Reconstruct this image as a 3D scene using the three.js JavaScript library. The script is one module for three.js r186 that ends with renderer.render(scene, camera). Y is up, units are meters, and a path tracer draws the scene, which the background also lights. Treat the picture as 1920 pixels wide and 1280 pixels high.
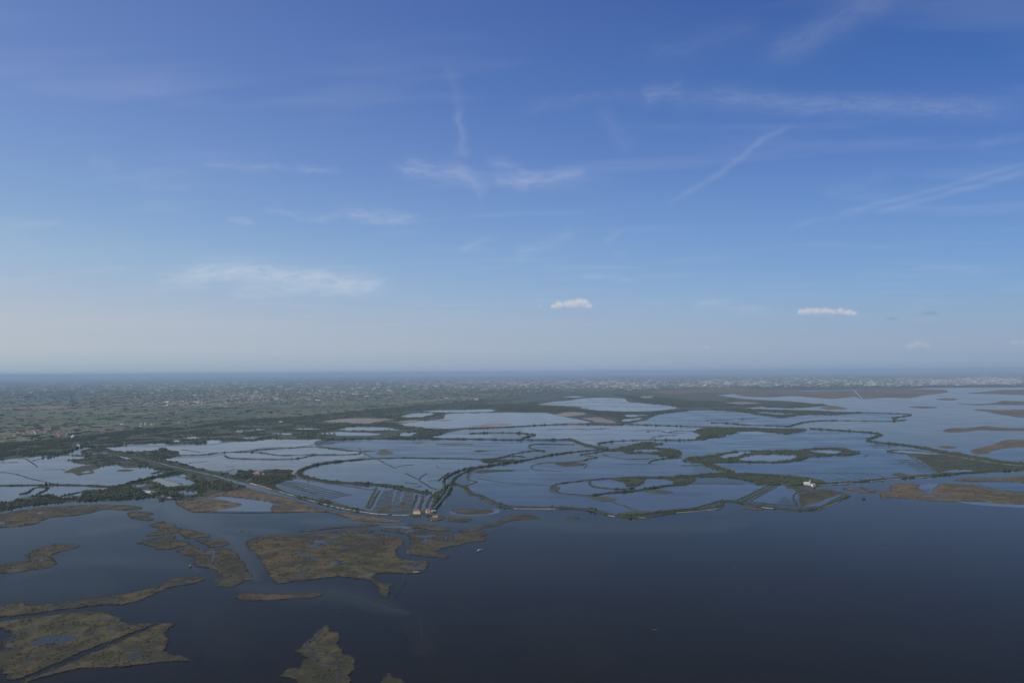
import * as THREE from 'three';
import { mergeGeometries } from 'three/addons/utils/BufferGeometryUtils.js';
import { createNoise2D } from 'simplex-noise';

// ------------------------------------------------------------------ camera, sky, sun, exposure
const scene = new THREE.Scene();
const ALT = 400, FOC = 1493, VANISH = 698;                       // metres; focal length and vanishing line in photograph pixels
const camera = new THREE.PerspectiveCamera(2 * Math.atan(640 / FOC) * 180 / Math.PI, 1024 / 682, 1, 260000);
camera.rotation.order = 'YXZ';
camera.rotation.set(Math.atan((VANISH - 640) / FOC), 0, -0.36 * Math.PI / 180);
camera.position.set(0, ALT, 0);
camera.updateMatrixWorld(true);

const renderer = new THREE.WebGLRenderer({ antialias: true });
renderer.toneMapping = THREE.LinearToneMapping;
renderer.toneMappingExposure = 0.8;
renderer.shadowMap.enabled = true;

const HAZE = 2.6e-5;
scene.fog = new THREE.FogExp2(new THREE.Color().setRGB(0.60, 0.82, 1.0), HAZE);

const toSun = new THREE.Vector3(-0.74, 0.52, 0.40).normalize();
const sun = new THREE.DirectionalLight(new THREE.Color().setRGB(1, 0.92, 0.79), 4.5);
sun.position.copy(toSun).multiplyScalar(9000);
sun.castShadow = true;
Object.assign(sun.shadow.camera, { left: -9000, right: 9000, top: 9000, bottom: -9000, near: 10, far: 30000 });
sun.shadow.mapSize.set(4096, 4096);
scene.add(sun); scene.add(sun.target);

// ------------------------------------------------------------------ random numbers and noise
function rng(seed) { let s = seed >>> 0; return () => { s = (s + 0x6d2b79f5) | 0; let t = Math.imul(s ^ (s >>> 15), 1 | s); t = (t + Math.imul(t ^ (t >>> 7), 61 | t)) ^ t; return ((t ^ (t >>> 14)) >>> 0) / 4294967296; }; }
const R = rng(77), N2 = createNoise2D(rng(5)), N2b = createNoise2D(rng(9));
const fbm = (x, y, o = 4, n = N2) => { let a = 0.5, s = 0; for (let i = 0; i < o; i++) { s += a * n(x, y); x = x * 2.03 + 17; y = y * 2.03 - 9; a *= 0.5; } return s; };
const clamp = (v, a = 0, b = 1) => Math.max(a, Math.min(b, v)), lerp = (a, b, t) => a + (b - a) * t;
const sstep = (a, b, v) => { const t = clamp((v - a) / (b - a)); return t * t * (3 - 2 * t); };
const lin = (c) => { c /= 255; return c <= 0.04045 ? c / 12.92 : ((c + 0.055) / 1.055) ** 2.4; };

// ------------------------------------------------------------------ photograph pixels <-> world
const camQ = camera.quaternion.clone(), camQi = camQ.clone().invert(), tmp = new THREE.Vector3();
function gp(px, py, y = 0) {                                     // where that line of sight meets the height y
  tmp.set((px - 960) / FOC, (640 - py) / FOC, -1).applyQuaternion(camQ);
  const t = (y - ALT) / Math.min(tmp.y, -0.0048);
  return [tmp.x * t, tmp.z * t];
}
function toPix(x, y, z) { tmp.set(x, y - ALT, z).applyQuaternion(camQi); return [960 + FOC * tmp.x / -tmp.z, 640 - FOC * tmp.y / -tmp.z]; }
const ZOOM = { Z1: [0, 660, .25], Z2: [440, 660, .25], Z3: [880, 660, .25], Z4: [1320, 660, .25], Z5: [1440, 660, .25], F1: [0, 920, .28125], F2: [400, 920, .28125], F3: [900, 920, .28125], F4: [1380, 920, .28125], G5: [740, 920, .09375], G6: [1440, 860, .09375], G7: [260, 860, .09375], G8: [420, 860, .09375], P: [0, 0, 1] };
function tr(text) {                                              // 'Z1 x,y x,y F2 x,y' -> photograph pixels
  let z = ZOOM.P; const out = [];
  for (const w of text.trim().split(/\s+/)) {
    if (ZOOM[w]) { z = ZOOM[w]; continue; }
    const [a, b] = w.split(',').map(Number); out.push([z[0] + a * z[2], z[1] + b * z[2]]);
  }
  return out;
}

// ------------------------------------------------------------------ the sky: air, thin high cloud, two small cumulus, old vapour trails
{
  const W = 4096, Hh = 2048, data = new Float32Array(W * Hh * 4);
  const els = [0, 0.7, 1.6, 3.4, 5.4, 7.6, 10.5, 14.5, 19, 24.5, 40, 60, 90];
  const left = [[160, 177, 192], [168, 183, 196], [180, 190, 200], [180, 190, 203], [167, 186, 208], [153, 181, 210], [135, 167, 208], [119, 150, 202], [106, 135, 193], [96, 124, 184], [76, 105, 170], [62, 91, 157], [55, 82, 150]].map((c) => c.map(lin));
  const right = [[138, 158, 185], [145, 164, 189], [150, 168, 192], [144, 170, 199], [131, 167, 207], [118, 157, 207], [105, 144, 202], [87, 124, 190], [68, 109, 176], [57, 93, 162], [46, 76, 144], [44, 71, 139], [48, 75, 144]].map((c) => c.map(lin));
  const ex = renderer.toneMappingExposure, sunAz = Math.atan2(toSun.x, -toSun.z), cL = Math.cos(-.54 - sunAz), cR = Math.cos(.54 - sunAz);
  // placed thin cloud: [polyline in photo px, half width px, strength, streakiness]
  const wisps = [
    ['380,308 450,311 520,313 575,316', 7, .13, 1], ['560,316 610,320 640,319', 7, .15, 1], ['160,296 190,305 220,322', 14, .06, .6], ['250,345 300,348 355,350', 7, .06, 1],
    ['745,312 790,318 840,322 885,322', 15, .2, .9], ['860,322 885,335 900,355 904,378', 9, .12, .8], ['858,205 864,240 870,275', 8, .12, .5], ['840,120 852,160 862,215', 10, .05, .6], ['868,268 864,284 880,292', 9, .1, .6],
    ['920,300 960,312 990,317', 9, .13, 1], ['960,338 1010,335 1060,328 1108,326', 13, .2, .9], ['930,330 970,345 1000,350', 12, .1, 1],
    ['500,394 545,401 600,410 650,404', 6, .13, 1], ['640,400 690,406 740,412 790,408', 9, .2, 1], ['620,385 680,392 760,396', 9, .06, 1], ['430,413 475,414', 5, .12, 1],
    ['860,466 900,455 935,444', 9, .1, 1], ['965,478 1010,462 1060,442 1085,430', 12, .12, 1], ['1130,455 1165,436', 6, .1, 1], ['1150,476 1175,474', 5, .08, 1],
    ['330,520 400,510 450,508 520,516 590,522 650,528 730,532', 16, .46, .8], ['440,535 520,545 600,548 680,540 720,534', 10, .2, 1], ['430,548 480,555 515,558', 6, .14, 1], ['280,528 340,522 400,520', 14, .12, 1],
    ['1095,519 1140,516 1170,512', 5, .12, 1], ['1150,526 1180,528 1200,530', 5, .12, 1], ['1300,568 1350,570 1400,578 1440,582', 10, .1, .9], ['1310,570 1380,560', 7, .07, 1],
    ['1255,380 1300,354 1350,324 1390,294 1430,262 1490,233', 5, .12, .4], ['1440,108 1500,80 1560,45 1620,15 1680,-20', 24, .11, .5], ['1200,105 1290,90 1370,60 1440,50', 20, .04, .7],
    ['1200,182 1245,174 1290,168', 15, .14, .8], ['1275,190 1340,180 1420,188 1500,196 1600,196 1700,198 1800,202 1930,208', 17, .15, .7], ['980,210 1040,190 1130,180 1210,178', 11, .06, .8], ['1120,200 1160,250 1190,290', 14, .05, .7],
    ['1575,398 1640,383 1720,364 1800,342 1880,318 1960,297', 3.4, .12, .3], ['1640,400 1720,379 1800,356 1870,338 1960,312', 4.4, .12, .3], ['1480,425 1560,408 1640,392', 5, .07, .4], ['1540,362 1610,345 1680,322', 8, .05, .6], ['1830,272 1880,262 1930,256', 7, .08, .7], ['1700,505 1760,502 1850,498', 3, .05, .5], ['1250,490 1310,480', 3, .05, .5],
    ['100,606 250,605 350,610 500,618', 9, .05, 1], ['0,440 60,450', 16, .05, 1],
  ].map(([t, w, a, s]) => ({ p: tr(t), w, a, s })).map((o) => ({ ...o, x0: Math.min(...o.p.map((q) => q[0])) - 3 * o.w, x1: Math.max(...o.p.map((q) => q[0])) + 3 * o.w, y0: Math.min(...o.p.map((q) => q[1])) - 3 * o.w, y1: Math.max(...o.p.map((q) => q[1])) + 3 * o.w }));
  const near = [0, 0, 0];                                        // distance, along, signed across
  const segDist = (px, py, p) => { let best = 1e9, run = 0; for (let i = 1; i < p.length; i++) { const [ax, ay] = p[i - 1], [bx, by] = p[i], dx = bx - ax, dy = by - ay, l = Math.hypot(dx, dy), t = clamp(((px - ax) * dx + (py - ay) * dy) / (l * l)); const d = Math.hypot(px - ax - dx * t, py - ay - dy * t); if (d < best) { best = d; near[1] = run + t * l; near[2] = ((px - ax) * dy - (py - ay) * dx) / l; } run += l; } near[0] = best; return run; };
  // small cumulus: puffs [x, y, rx, ry], base line
  const cumuli = [
    { base: 578.5, puffs: [[1040, 575, 8, 5], [1049, 572.5, 9, 7], [1066, 571, 10, 7.5], [1076, 570, 9, 8], [1087, 568.5, 10, 8.5], [1097, 569, 9, 8], [1104, 574, 8, 5]], a: 1 },
    { base: 592, puffs: [[1505, 585, 9, 5.5], [1518, 584, 11, 6.5], [1534, 584, 12, 6.5], [1550, 583.5, 11, 6], [1562, 585, 10, 5], [1577, 584, 8, 6], [1592, 587, 10, 6], [1602, 588, 7, 4]], a: .92 },
    { base: 576, puffs: [[1013.5, 573.5, 4, 3]], a: .5 }, { base: 654, puffs: [[1708, 650, 9, 6], [1722, 645, 9, 6], [1738, 648, 8, 5]], a: .28 }, { base: 655, puffs: [[1325, 651, 6, 4]], a: .25 }, { base: 648, puffs: [[1905, 643, 10, 5], [1925, 641, 12, 7]], a: .25 },
    { base: 600, puffs: [[1672, 598, 13, 2.5]], a: -.16 }, { base: 591, puffs: [[1745, 588, 18, 3]], a: -.16 }, { base: 596, puffs: [[580, 592, 8, 3]], a: .25 }, { base: 655, puffs: [[1030, 651, 8, 3]], a: .14 },
  ];
  const v = new THREE.Vector3();
  for (let r = 0; r < Hh; r++) {
    const up = ((r + .5) / Hh - .5) * Math.PI, el = up * 180 / Math.PI, e = Math.max(el, 0);
    let k = 0; while (k < els.length - 2 && els[k + 1] < e) k++;
    const te = clamp((e - els[k]) / (els[k + 1] - els[k]));
    const cu = Math.cos(up), su = Math.sin(up);
    for (let c = 0; c < W; c++) {
      const az = ((c + .5) / W - .5) * 2 * Math.PI, x = Math.cos(az) * cu, z = Math.sin(az) * cu;
      const ca = Math.cos(Math.atan2(x, -z) - sunAz), m = clamp((cL - ca) / (cL - cR), -0.35, 1.15), i = (r * W + c) * 4;
      let add = 0, dark = 0, cum = 0, cshade = 0;
      if (el > 0.2 && el < 60) {
        v.set(x, su, z).applyQuaternion(camQi);
        // thin veil everywhere, seen from below as a sheet nine kilometres up
        const hx = x / (su + .04), hz = z / (su + .04);
        const veil = clamp(fbm(hx * .55 + hz * .12, hz * 1.7 - hx * .2, 4) * 1.5 - .22) * sstep(0.5, 5, el);
        add += veil * .07;
        if (v.z < -0.5) {
          const px = 960 + FOC * v.x / -v.z, py = 640 - FOC * v.y / -v.z;
          if (px > -300 && px < 2250 && py > -260 && py < 700) {
            let wx = 0, wy = 0, have = false;
            for (const o of wisps) {
              if (px < o.x0 || px > o.x1 || py < o.y0 || py > o.y1) continue;
              if (!have) { wx = 12 * N2(px * .014, py * .03) + 5 * N2(px * .05, py * .09); wy = 5 * N2b(px * .012, py * .03) + 2.5 * N2b(px * .04, py * .09); have = true; }
              const len = segDist(px + wx * o.s * .7, py + wy * o.s * .7, o.p), d = near[0] / o.w;
              if (d > 2.8) continue;
              const u = near[1], a = near[2], fibre = lerp(.85, clamp(.62 + .5 * N2(u * .014 + a * .04, a * .2) + .22 * N2b(u * .03, a * .45) + .3 * fbm(u * .009, a * .07 + 3, 2)), o.s);
              add += o.a * .74 * Math.exp(-d * d * .8) * fibre * sstep(-.08, .18, u / len) * sstep(1.06, .78, u / len);
            }
            if (py > 555 && py < 662) for (const cl of cumuli) {
              let f = 0, sh = 0;
              for (const [qx, qy, rx, ry] of cl.puffs) {
                const ux = (px + 1.6 * N2(px * .1, py * .12) - qx) / rx, uy = (py + 1.3 * N2b(px * .11, py * .13) - qy) / ry, d = ux * ux + uy * uy;
                const w = sstep(1.5, .15, d); if (w > f) { f = w; sh = clamp(.5 - .6 * uy - .2 * ux + .25 * N2(px * .15, py * .18)); }
              }
              f *= sstep(cl.base + 1.5, cl.base - 2.5, py);
              if (cl.a > 0) { if (f * cl.a > cum) { cum = f * cl.a; cshade = sh; } } else dark = Math.max(dark, f * -cl.a);
            }
          }
        }
      }
      for (let q = 0; q < 3; q++) {
        const L = lerp(left[k][q], left[k + 1][q], te), Q = lerp(right[k][q], right[k + 1][q], te);
        let want = Math.max(lerp(L, Q, m), Q * .8);
        want = lerp(want, [.78, .79, .82][q], clamp(add));
        want *= 1 - dark;
        if (cum > 0) want = lerp(want, lerp([.40, .45, .55][q], [.70, .68, .68][q], cshade), cum * .78);
        data[i + q] = Math.max(.01, want / ex);
      }
      data[i + 3] = 1;
    }
  }
  const sky = new THREE.DataTexture(data, W, Hh, THREE.RGBAFormat, THREE.FloatType);
  sky.mapping = THREE.EquirectangularReflectionMapping; sky.magFilter = THREE.LinearFilter; sky.needsUpdate = true;
  scene.background = sky; scene.environment = sky;
}

// ------------------------------------------------------------------ textures and materials
function tileNoise(size, cells, seed) {                          // periodic value noise, values 0..1
  const r = rng(seed), g = new Float32Array(cells * cells).map(() => r()), out = new Float32Array(size * size);
  for (let y = 0; y < size; y++) for (let x = 0; x < size; x++) {
    const u = x / size * cells, w = y / size * cells, i = Math.floor(u), j = Math.floor(w); let a = u - i, b = w - j; a = a * a * (3 - 2 * a); b = b * b * (3 - 2 * b);
    const i1 = (i + 1) % cells, j1 = (j + 1) % cells;
    out[y * size + x] = lerp(lerp(g[j * cells + i], g[j * cells + i1], a), lerp(g[j1 * cells + i], g[j1 * cells + i1], a), b);
  }
  return out;
}
function tileFbm(size, cells, seed, oct = 5, fall = .55) {
  const out = new Float32Array(size * size); let a = 1, t = 0;
  for (let o = 0; o < oct; o++) { const n = tileNoise(size, Math.min(cells << o, size), seed + o * 13); for (let i = 0; i < out.length; i++) out[i] += a * n[i]; t += a; a *= fall; }
  let lo = 1e9, hi = -1e9; for (const v of out) { lo = Math.min(lo, v); hi = Math.max(hi, v); }
  return out.map((v) => (v - lo) / (hi - lo));
}
function colorTex(size, fn, metres) {                            // fn(i) -> linear rgb
  const d = new Uint8Array(size * size * 4), s = (v) => 255 * (v <= .0031308 ? v * 12.92 : 1.055 * Math.max(v, 0) ** (1 / 2.4) - .055);
  for (let i = 0; i < size * size; i++) { const c = fn(i); d[i * 4] = s(c[0]); d[i * 4 + 1] = s(c[1]); d[i * 4 + 2] = s(c[2]); d[i * 4 + 3] = 255; }
  const t = new THREE.DataTexture(d, size, size); t.colorSpace = THREE.SRGBColorSpace; t.magFilter = THREE.LinearFilter; t.wrapS = t.wrapT = THREE.RepeatWrapping; t.repeat.set(1 / metres, 1 / metres); t.needsUpdate = true; return t;
}
function grayTex(size, fn, rx, ry) {
  const d = new Uint8Array(size * size * 4);
  for (let i = 0; i < size * size; i++) { d[i * 4] = d[i * 4 + 1] = d[i * 4 + 2] = 255 * clamp(fn(i)); d[i * 4 + 3] = 255; }
  const t = new THREE.DataTexture(d, size, size); t.magFilter = THREE.LinearFilter; t.wrapS = t.wrapT = THREE.RepeatWrapping; t.repeat.set(1 / rx, 1 / ry); t.needsUpdate = true; return t;
}
const mix3 = (a, b, t) => [lerp(a[0], b[0], t), lerp(a[1], b[1], t), lerp(a[2], b[2], t)];
const nA = tileFbm(1024, 5, 101, 7, .62), nB = tileFbm(1024, 9, 202, 7, .7), nC = tileFbm(1024, 40, 303, 5, .75), nD = tileFbm(512, 6, 404, 6, .6);
function marshTex(base, alt, dark, metres) {
  return colorTex(1024, (i) => { let c = mix3(base, alt, sstep(.38, .62, nA[i])); c = mix3(c, dark, .88 * sstep(.46, .63, nB[i] * .6 + nC[i] * .4)); const f = .40 + .8 * nC[i]; return [c[0] * f, c[1] * f, c[2] * f]; }, metres);
}
const bumpMarsh = grayTex(1024, (i) => nC[i] * .6 + nB[i] * .4, 230, 230);
const M = {};
const std = (o) => new THREE.MeshStandardMaterial({ roughness: 1, metalness: 0, ...o });
M.marsh = std({ map: marshTex([.130, .090, .028], [.108, .094, .026], [.034, .037, .011], 410), bumpMap: bumpMarsh, bumpScale: .5 });
M.marshRed = std({ map: marshTex([.215, .138, .050], [.180, .135, .048], [.085, .072, .028], 370), bumpMap: bumpMarsh, bumpScale: .4 });
M.marshFar = std({ map: marshTex([.215, .138, .050], [.180, .135, .048], [.085, .072, .028], 1900) });
M.marshGreen = std({ map: marshTex([.098, .080, .022], [.108, .082, .024], [.034, .034, .010], 300), bumpMap: bumpMarsh, bumpScale: .5 });
M.bank = std({ map: marshTex([.078, .082, .026], [.062, .072, .022], [.032, .042, .015], 170), bumpMap: bumpMarsh, bumpScale: .3 });
M.bankBrown = std({ map: marshTex([.120, .100, .040], [.088, .084, .030], [.050, .052, .020], 150) });
M.wetland = std({ map: marshTex([.066, .074, .024], [.090, .082, .032], [.032, .042, .016], 900) });
M.meadow = std({ map: marshTex([.082, .100, .038], [.095, .098, .046], [.062, .078, .032], 500) });
M.plain = std({ map: marshTex([.072, .086, .030], [.094, .090, .038], [.042, .056, .022], 5200) });
M.sand = std({ map: marshTex([.40, .32, .25], [.34, .27, .21], [.24, .20, .16], 600) });
M.stone = std({ map: colorTex(512, (i) => { const f = .7 + .5 * nD[i]; return [.38 * f, .36 * f, .30 * f]; }, 40) });
M.algae = std({ map: marshTex([.14, .16, .05], [.17, .17, .07], [.09, .11, .05], 220), roughness: .8 });
M.mud = std({ map: marshTex([.085, .078, .060], [.070, .068, .058], [.050, .052, .046], 260), roughness: .55 });
const ripple = grayTex(1024, (i) => { const x = i % 1024, y = (i / 1024) | 0; return .55 * nA[((y * 1) % 1024) * 1024 + x] + .45 * nB[((y * 1) % 1024) * 1024 + ((x + 300) % 1024)]; }, 1500, 420);
const waters = [];
function water(rgb, rough, o = {}) {
  const m = new THREE.MeshPhysicalMaterial({ color: new THREE.Color().setRGB(...rgb), roughness: rough, metalness: 0, ior: 1.333, specularIntensity: .24, roughnessMap: ripple, ...o });
  waters.push(m); return m;
}

// ------------------------------------------------------------------ mesh helpers
const counts = {};
function nameOf(n) { const k = counts[n] = (counts[n] ?? -1) + 1; return k ? `${n}_${String(k).padStart(3, '0')}` : n; }
function put(name, geo, mat, parent = scene, numbered = parent === scene) {
  const m = new THREE.Mesh(geo, mat); m.name = numbered ? nameOf(name) : name; m.castShadow = m.receiveShadow = true; parent.add(m); return m;
}
function tag(o, label, category, group, kind) { Object.assign(o.userData, { label, category }); if (group) o.userData.group = group; if (kind) o.userData.kind = kind; return o; }
const structure = (o) => { o.userData.kind = 'structure'; return o; };

function catmull(p, closed, per) {                               // in photograph pixels
  const n = p.length, out = [], get = (i) => closed ? p[(i + n) % n] : p[clamp(i, 0, n - 1)];
  for (let i = 0; i < (closed ? n : n - 1); i++) {
    const a = get(i - 1), b = get(i), c = get(i + 1), d = get(i + 2), k = Math.max(1, Math.min(14, Math.round(Math.hypot(c[0] - b[0], (c[1] - b[1]) * 3) / per)));
    for (let j = 0; j < k; j++) {
      const t = j / k, t2 = t * t, t3 = t2 * t, s = .42;
      out.push([0, 1].map((q) => { const m0 = s * (c[q] - a[q]), m1 = s * (d[q] - b[q]); return (2 * t3 - 3 * t2 + 1) * b[q] + (t3 - 2 * t2 + t) * m0 + (-2 * t3 + 3 * t2) * c[q] + (t3 - t2) * m1; }));
    }
  }
  if (!closed) out.push(p[n - 1]);
  return out;
}
function ring(text, amp = 0, per = 3, freq = .03) {              // closed outline on the ground, in metres, with an uneven edge
  const px = catmull(typeof text === 'string' ? tr(text) : text, true, per), w = px.map(([a, b]) => gp(a, b));
  if (!amp) return w;
  return w.map(([x, z], i) => { const a = w[(i + w.length - 1) % w.length], b = w[(i + 1) % w.length], dx = b[0] - a[0], dz = b[1] - a[1], l = Math.hypot(dx, dz) || 1, d = amp * (fbm(x * freq, z * freq, 4) + .6 * fbm(x * freq * 4, z * freq * 4, 3, N2b)); return [x - dz / l * d, z + dx / l * d]; });
}
function inside(x, z, p) { let c = false; for (let i = 0, j = p.length - 1; i < p.length; j = i++) if ((p[i][1] > z) !== (p[j][1] > z) && x < (p[j][0] - p[i][0]) * (z - p[i][1]) / (p[j][1] - p[i][1]) + p[i][0]) c = !c; return c; }
const boundsOf = (p) => { let b = [1e9, -1e9, 1e9, -1e9]; for (const [x, z] of p) b = [Math.min(b[0], x), Math.max(b[1], x), Math.min(b[2], z), Math.max(b[3], z)]; return b; };
function slab(w, y, skirt = 0) {                                 // flat piece of ground at height y, edges going down by skirt
  let area = 0; for (let i = 0; i < w.length; i++) { const a = w[i], b = w[(i + 1) % w.length]; area += a[0] * b[1] - b[0] * a[1]; }
  const p = area > 0 ? w.slice().reverse() : w;                  // counter-clockwise seen from above
  const pts = p.map(([x, z]) => new THREE.Vector2(x, -z)), tri = THREE.ShapeUtils.triangulateShape(pts, []);
  const pos = [], uv = [], idx = [], n = p.length;
  for (const [x, z] of p) { pos.push(x, y, z); uv.push(x, -z); }
  for (const t of tri) idx.push(...t);
  if (skirt) {
    for (let i = 0; i <= n; i++) { const [x, z] = p[i % n]; pos.push(x, y, z, x, y - skirt, z); uv.push(x, -z, x + .3, -z + skirt); }
    for (let i = 0; i < n; i++) { const a = n + i * 2; idx.push(a, a + 1, a + 2, a + 1, a + 3, a + 2); }
  }
  const g = new THREE.BufferGeometry(); g.setAttribute('position', new THREE.Float32BufferAttribute(pos, 3)); g.setAttribute('uv', new THREE.Float32BufferAttribute(uv, 2)); g.setIndex(idx); g.computeVertexNormals();
  if (skirt) { const nr = g.attributes.normal; for (let i = 0; i < n; i++) nr.setXYZ(i, 0, 1, 0); }
  return g;
}
function path(text, per = 4, wob = 0) {                          // open line on the ground, in metres
  const w = catmull(typeof text === 'string' ? tr(text) : text, false, per).map(([a, b]) => gp(a, b));
  return wob ? w.map(([x, z]) => [x + wob * N2(x * .01, z * .01), z + wob * N2b(x * .01, z * .01)]) : w;
}
function resample(w, step) { const out = [w[0]]; let left = step; for (let i = 1; i < w.length; i++) { let [ax, az] = w[i - 1]; const [bx, bz] = w[i]; let l = Math.hypot(bx - ax, bz - az); while (l > left) { const t = left / l; ax += (bx - ax) * t; az += (bz - az) * t; out.push([ax, az]); l -= left; left = step; } left -= l; } out.push(w[w.length - 1]); return out; }
const normalAt = (w, i) => { const a = w[Math.max(0, i - 1)], b = w[Math.min(w.length - 1, i + 1)], dx = b[0] - a[0], dz = b[1] - a[1], l = Math.hypot(dx, dz) || 1; return [-dz / l, dx / l]; };
function ridge(w, width, h, foot = 1.6, y0 = -.3) {              // an earth bank: sloping sides, rounded ends, uneven edge
  const pos = [], uv = [], idx = [], prof = [[-.5 - foot * .25, 0], [-.5, .62], [-.3, 1], [.3, 1], [.5, .62], [.5 + foot * .25, 0]], m = prof.length;
  let run = 0;
  w.forEach(([x, z], i) => {
    if (i) run += Math.hypot(x - w[i - 1][0], z - w[i - 1][1]);
    const [nx, nz] = normalAt(w, i), end = Math.min(1, Math.min(i, w.length - 1 - i) / 1.5 + .35), s = width * Math.max(.45, 1 + .75 * fbm(x * .016, z * .016, 3)) * end, off = width * .12 * N2b(x * .03, z * .03);
    prof.forEach(([u, v]) => { pos.push(x + nx * (u * s + off), y0 + v * (h - y0) * (1 + .15 * N2(x * .05 + u, z * .05)), z + nz * (u * s + off)); uv.push(x + nx * u * s, z + nz * u * s); });
  });
  for (let i = 0; i < w.length - 1; i++) for (let j = 0; j < m - 1; j++) { const a = i * m + j, b = a + m; idx.push(a, a + 1, b, b, a + 1, b + 1); }
  const g = new THREE.BufferGeometry(); g.setAttribute('position', new THREE.Float32BufferAttribute(pos, 3)); g.setAttribute('uv', new THREE.Float32BufferAttribute(uv, 2)); g.setIndex(idx); g.computeVertexNormals();
  return g;
}

// ------------------------------------------------------------------ the lagoon: one sheet of turbid water
const lagoonRgb = [.0145, .0128, .007];
{
  const g = new THREE.PlaneGeometry(60000, 30000, 60, 30); g.rotateX(-Math.PI / 2); g.translate(0, 0, -12500); const p = g.attributes.position, uv = g.attributes.uv; for (let i = 0; i < p.count; i++) uv.setXY(i, p.getX(i), -p.getZ(i));
  structure(put('lagoon_water', g, water(lagoonRgb, .22, { specularIntensity: .085 })));
}
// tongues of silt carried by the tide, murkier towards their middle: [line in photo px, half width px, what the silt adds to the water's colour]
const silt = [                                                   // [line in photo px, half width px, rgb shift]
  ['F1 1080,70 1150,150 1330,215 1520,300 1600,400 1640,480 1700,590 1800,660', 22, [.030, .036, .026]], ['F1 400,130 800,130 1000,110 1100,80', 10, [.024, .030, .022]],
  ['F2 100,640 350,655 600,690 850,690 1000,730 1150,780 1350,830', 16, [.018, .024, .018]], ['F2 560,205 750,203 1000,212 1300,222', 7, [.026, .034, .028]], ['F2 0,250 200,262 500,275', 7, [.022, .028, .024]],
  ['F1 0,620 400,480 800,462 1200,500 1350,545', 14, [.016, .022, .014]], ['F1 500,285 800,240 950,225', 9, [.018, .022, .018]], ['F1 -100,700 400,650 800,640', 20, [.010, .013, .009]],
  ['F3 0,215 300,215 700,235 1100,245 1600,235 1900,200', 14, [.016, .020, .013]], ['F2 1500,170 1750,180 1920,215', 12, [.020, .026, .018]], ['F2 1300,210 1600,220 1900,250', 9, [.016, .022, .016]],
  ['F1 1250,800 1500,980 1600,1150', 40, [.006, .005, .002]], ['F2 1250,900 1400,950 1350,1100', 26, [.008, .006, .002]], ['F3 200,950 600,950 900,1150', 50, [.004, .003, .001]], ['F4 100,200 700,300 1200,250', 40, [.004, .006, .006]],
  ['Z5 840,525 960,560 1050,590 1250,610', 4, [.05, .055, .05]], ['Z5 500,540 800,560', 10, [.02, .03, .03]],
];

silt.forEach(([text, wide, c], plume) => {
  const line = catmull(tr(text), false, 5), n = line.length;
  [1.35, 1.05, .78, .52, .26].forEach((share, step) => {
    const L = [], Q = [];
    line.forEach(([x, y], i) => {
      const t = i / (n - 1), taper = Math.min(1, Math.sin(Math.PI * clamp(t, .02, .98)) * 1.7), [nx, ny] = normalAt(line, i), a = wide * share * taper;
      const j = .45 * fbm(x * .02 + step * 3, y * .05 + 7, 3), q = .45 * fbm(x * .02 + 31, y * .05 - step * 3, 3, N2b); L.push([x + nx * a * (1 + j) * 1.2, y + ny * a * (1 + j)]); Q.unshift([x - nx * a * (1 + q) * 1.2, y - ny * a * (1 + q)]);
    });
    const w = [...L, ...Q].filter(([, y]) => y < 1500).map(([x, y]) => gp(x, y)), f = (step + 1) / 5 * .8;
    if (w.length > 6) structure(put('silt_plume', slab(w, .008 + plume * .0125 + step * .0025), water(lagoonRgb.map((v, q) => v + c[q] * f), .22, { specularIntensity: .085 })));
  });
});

// ------------------------------------------------------------------ the mainland: one sheet to the horizon
const canal = tr('-500,866 -200,846 0,834 60,832 140,824 200,815 300,804 400,796 480,789 560,784 640,776 700,770 780,763 860,757 920,749 960,746 1010,741 1100,737 1180,734 1300,731 1440,729 1600,728 1760,725 1920,724 2200,722 2600,720');
const canalY = (px) => { for (let i = 1; i < canal.length; i++) if (px < canal[i][0]) { const [ax, ay] = canal[i - 1], [bx, by] = canal[i]; return lerp(ay, by, clamp((px - ax) / (bx - ax))); } return 720; };
const shore = catmull(tr(`P -700,900 -200,872 Z1 0,808 60,802 140,795 300,775 480,768 520,745 620,712 780,712 930,700 1080,690 1240,700 1400,690 1540,690 1640,680 1760,668 1900,664 Z2 280,648 400,655 640,655 1000,652 1300,650 1480,645 1500,628 1560,612 Z3 0,575 300,560 500,550 700,542 900,542 1100,548 1170,538 1320,512 1365,487 1450,462 1600,442 1800,436 Z4 160,440 300,422 480,402 560,397 700,415 830,412 930,398 900,392 830,388 700,374 600,366 480,362 300,350 160,332 60,322 P 1330,742 1380,738 1440,733 1600,731 1700,729 1760,727 1920,726 2200,724 2700,722`), false, 4);
{
  const w = shore.map(([a, b]) => gp(a, b)).map(([x, z]) => [x + 14 * fbm(x * .008, z * .008, 3), z + 14 * fbm(x * .008 + 50, z * .008, 3)]);
  const outline = [...w, [40000, -24000], [130000, -150000], [-130000, -150000], [-30000, -15000], [-6000, -1900]];
  structure(put('mainland_ground', slab(outline, .6, 1.2), M.plain));
}
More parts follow.
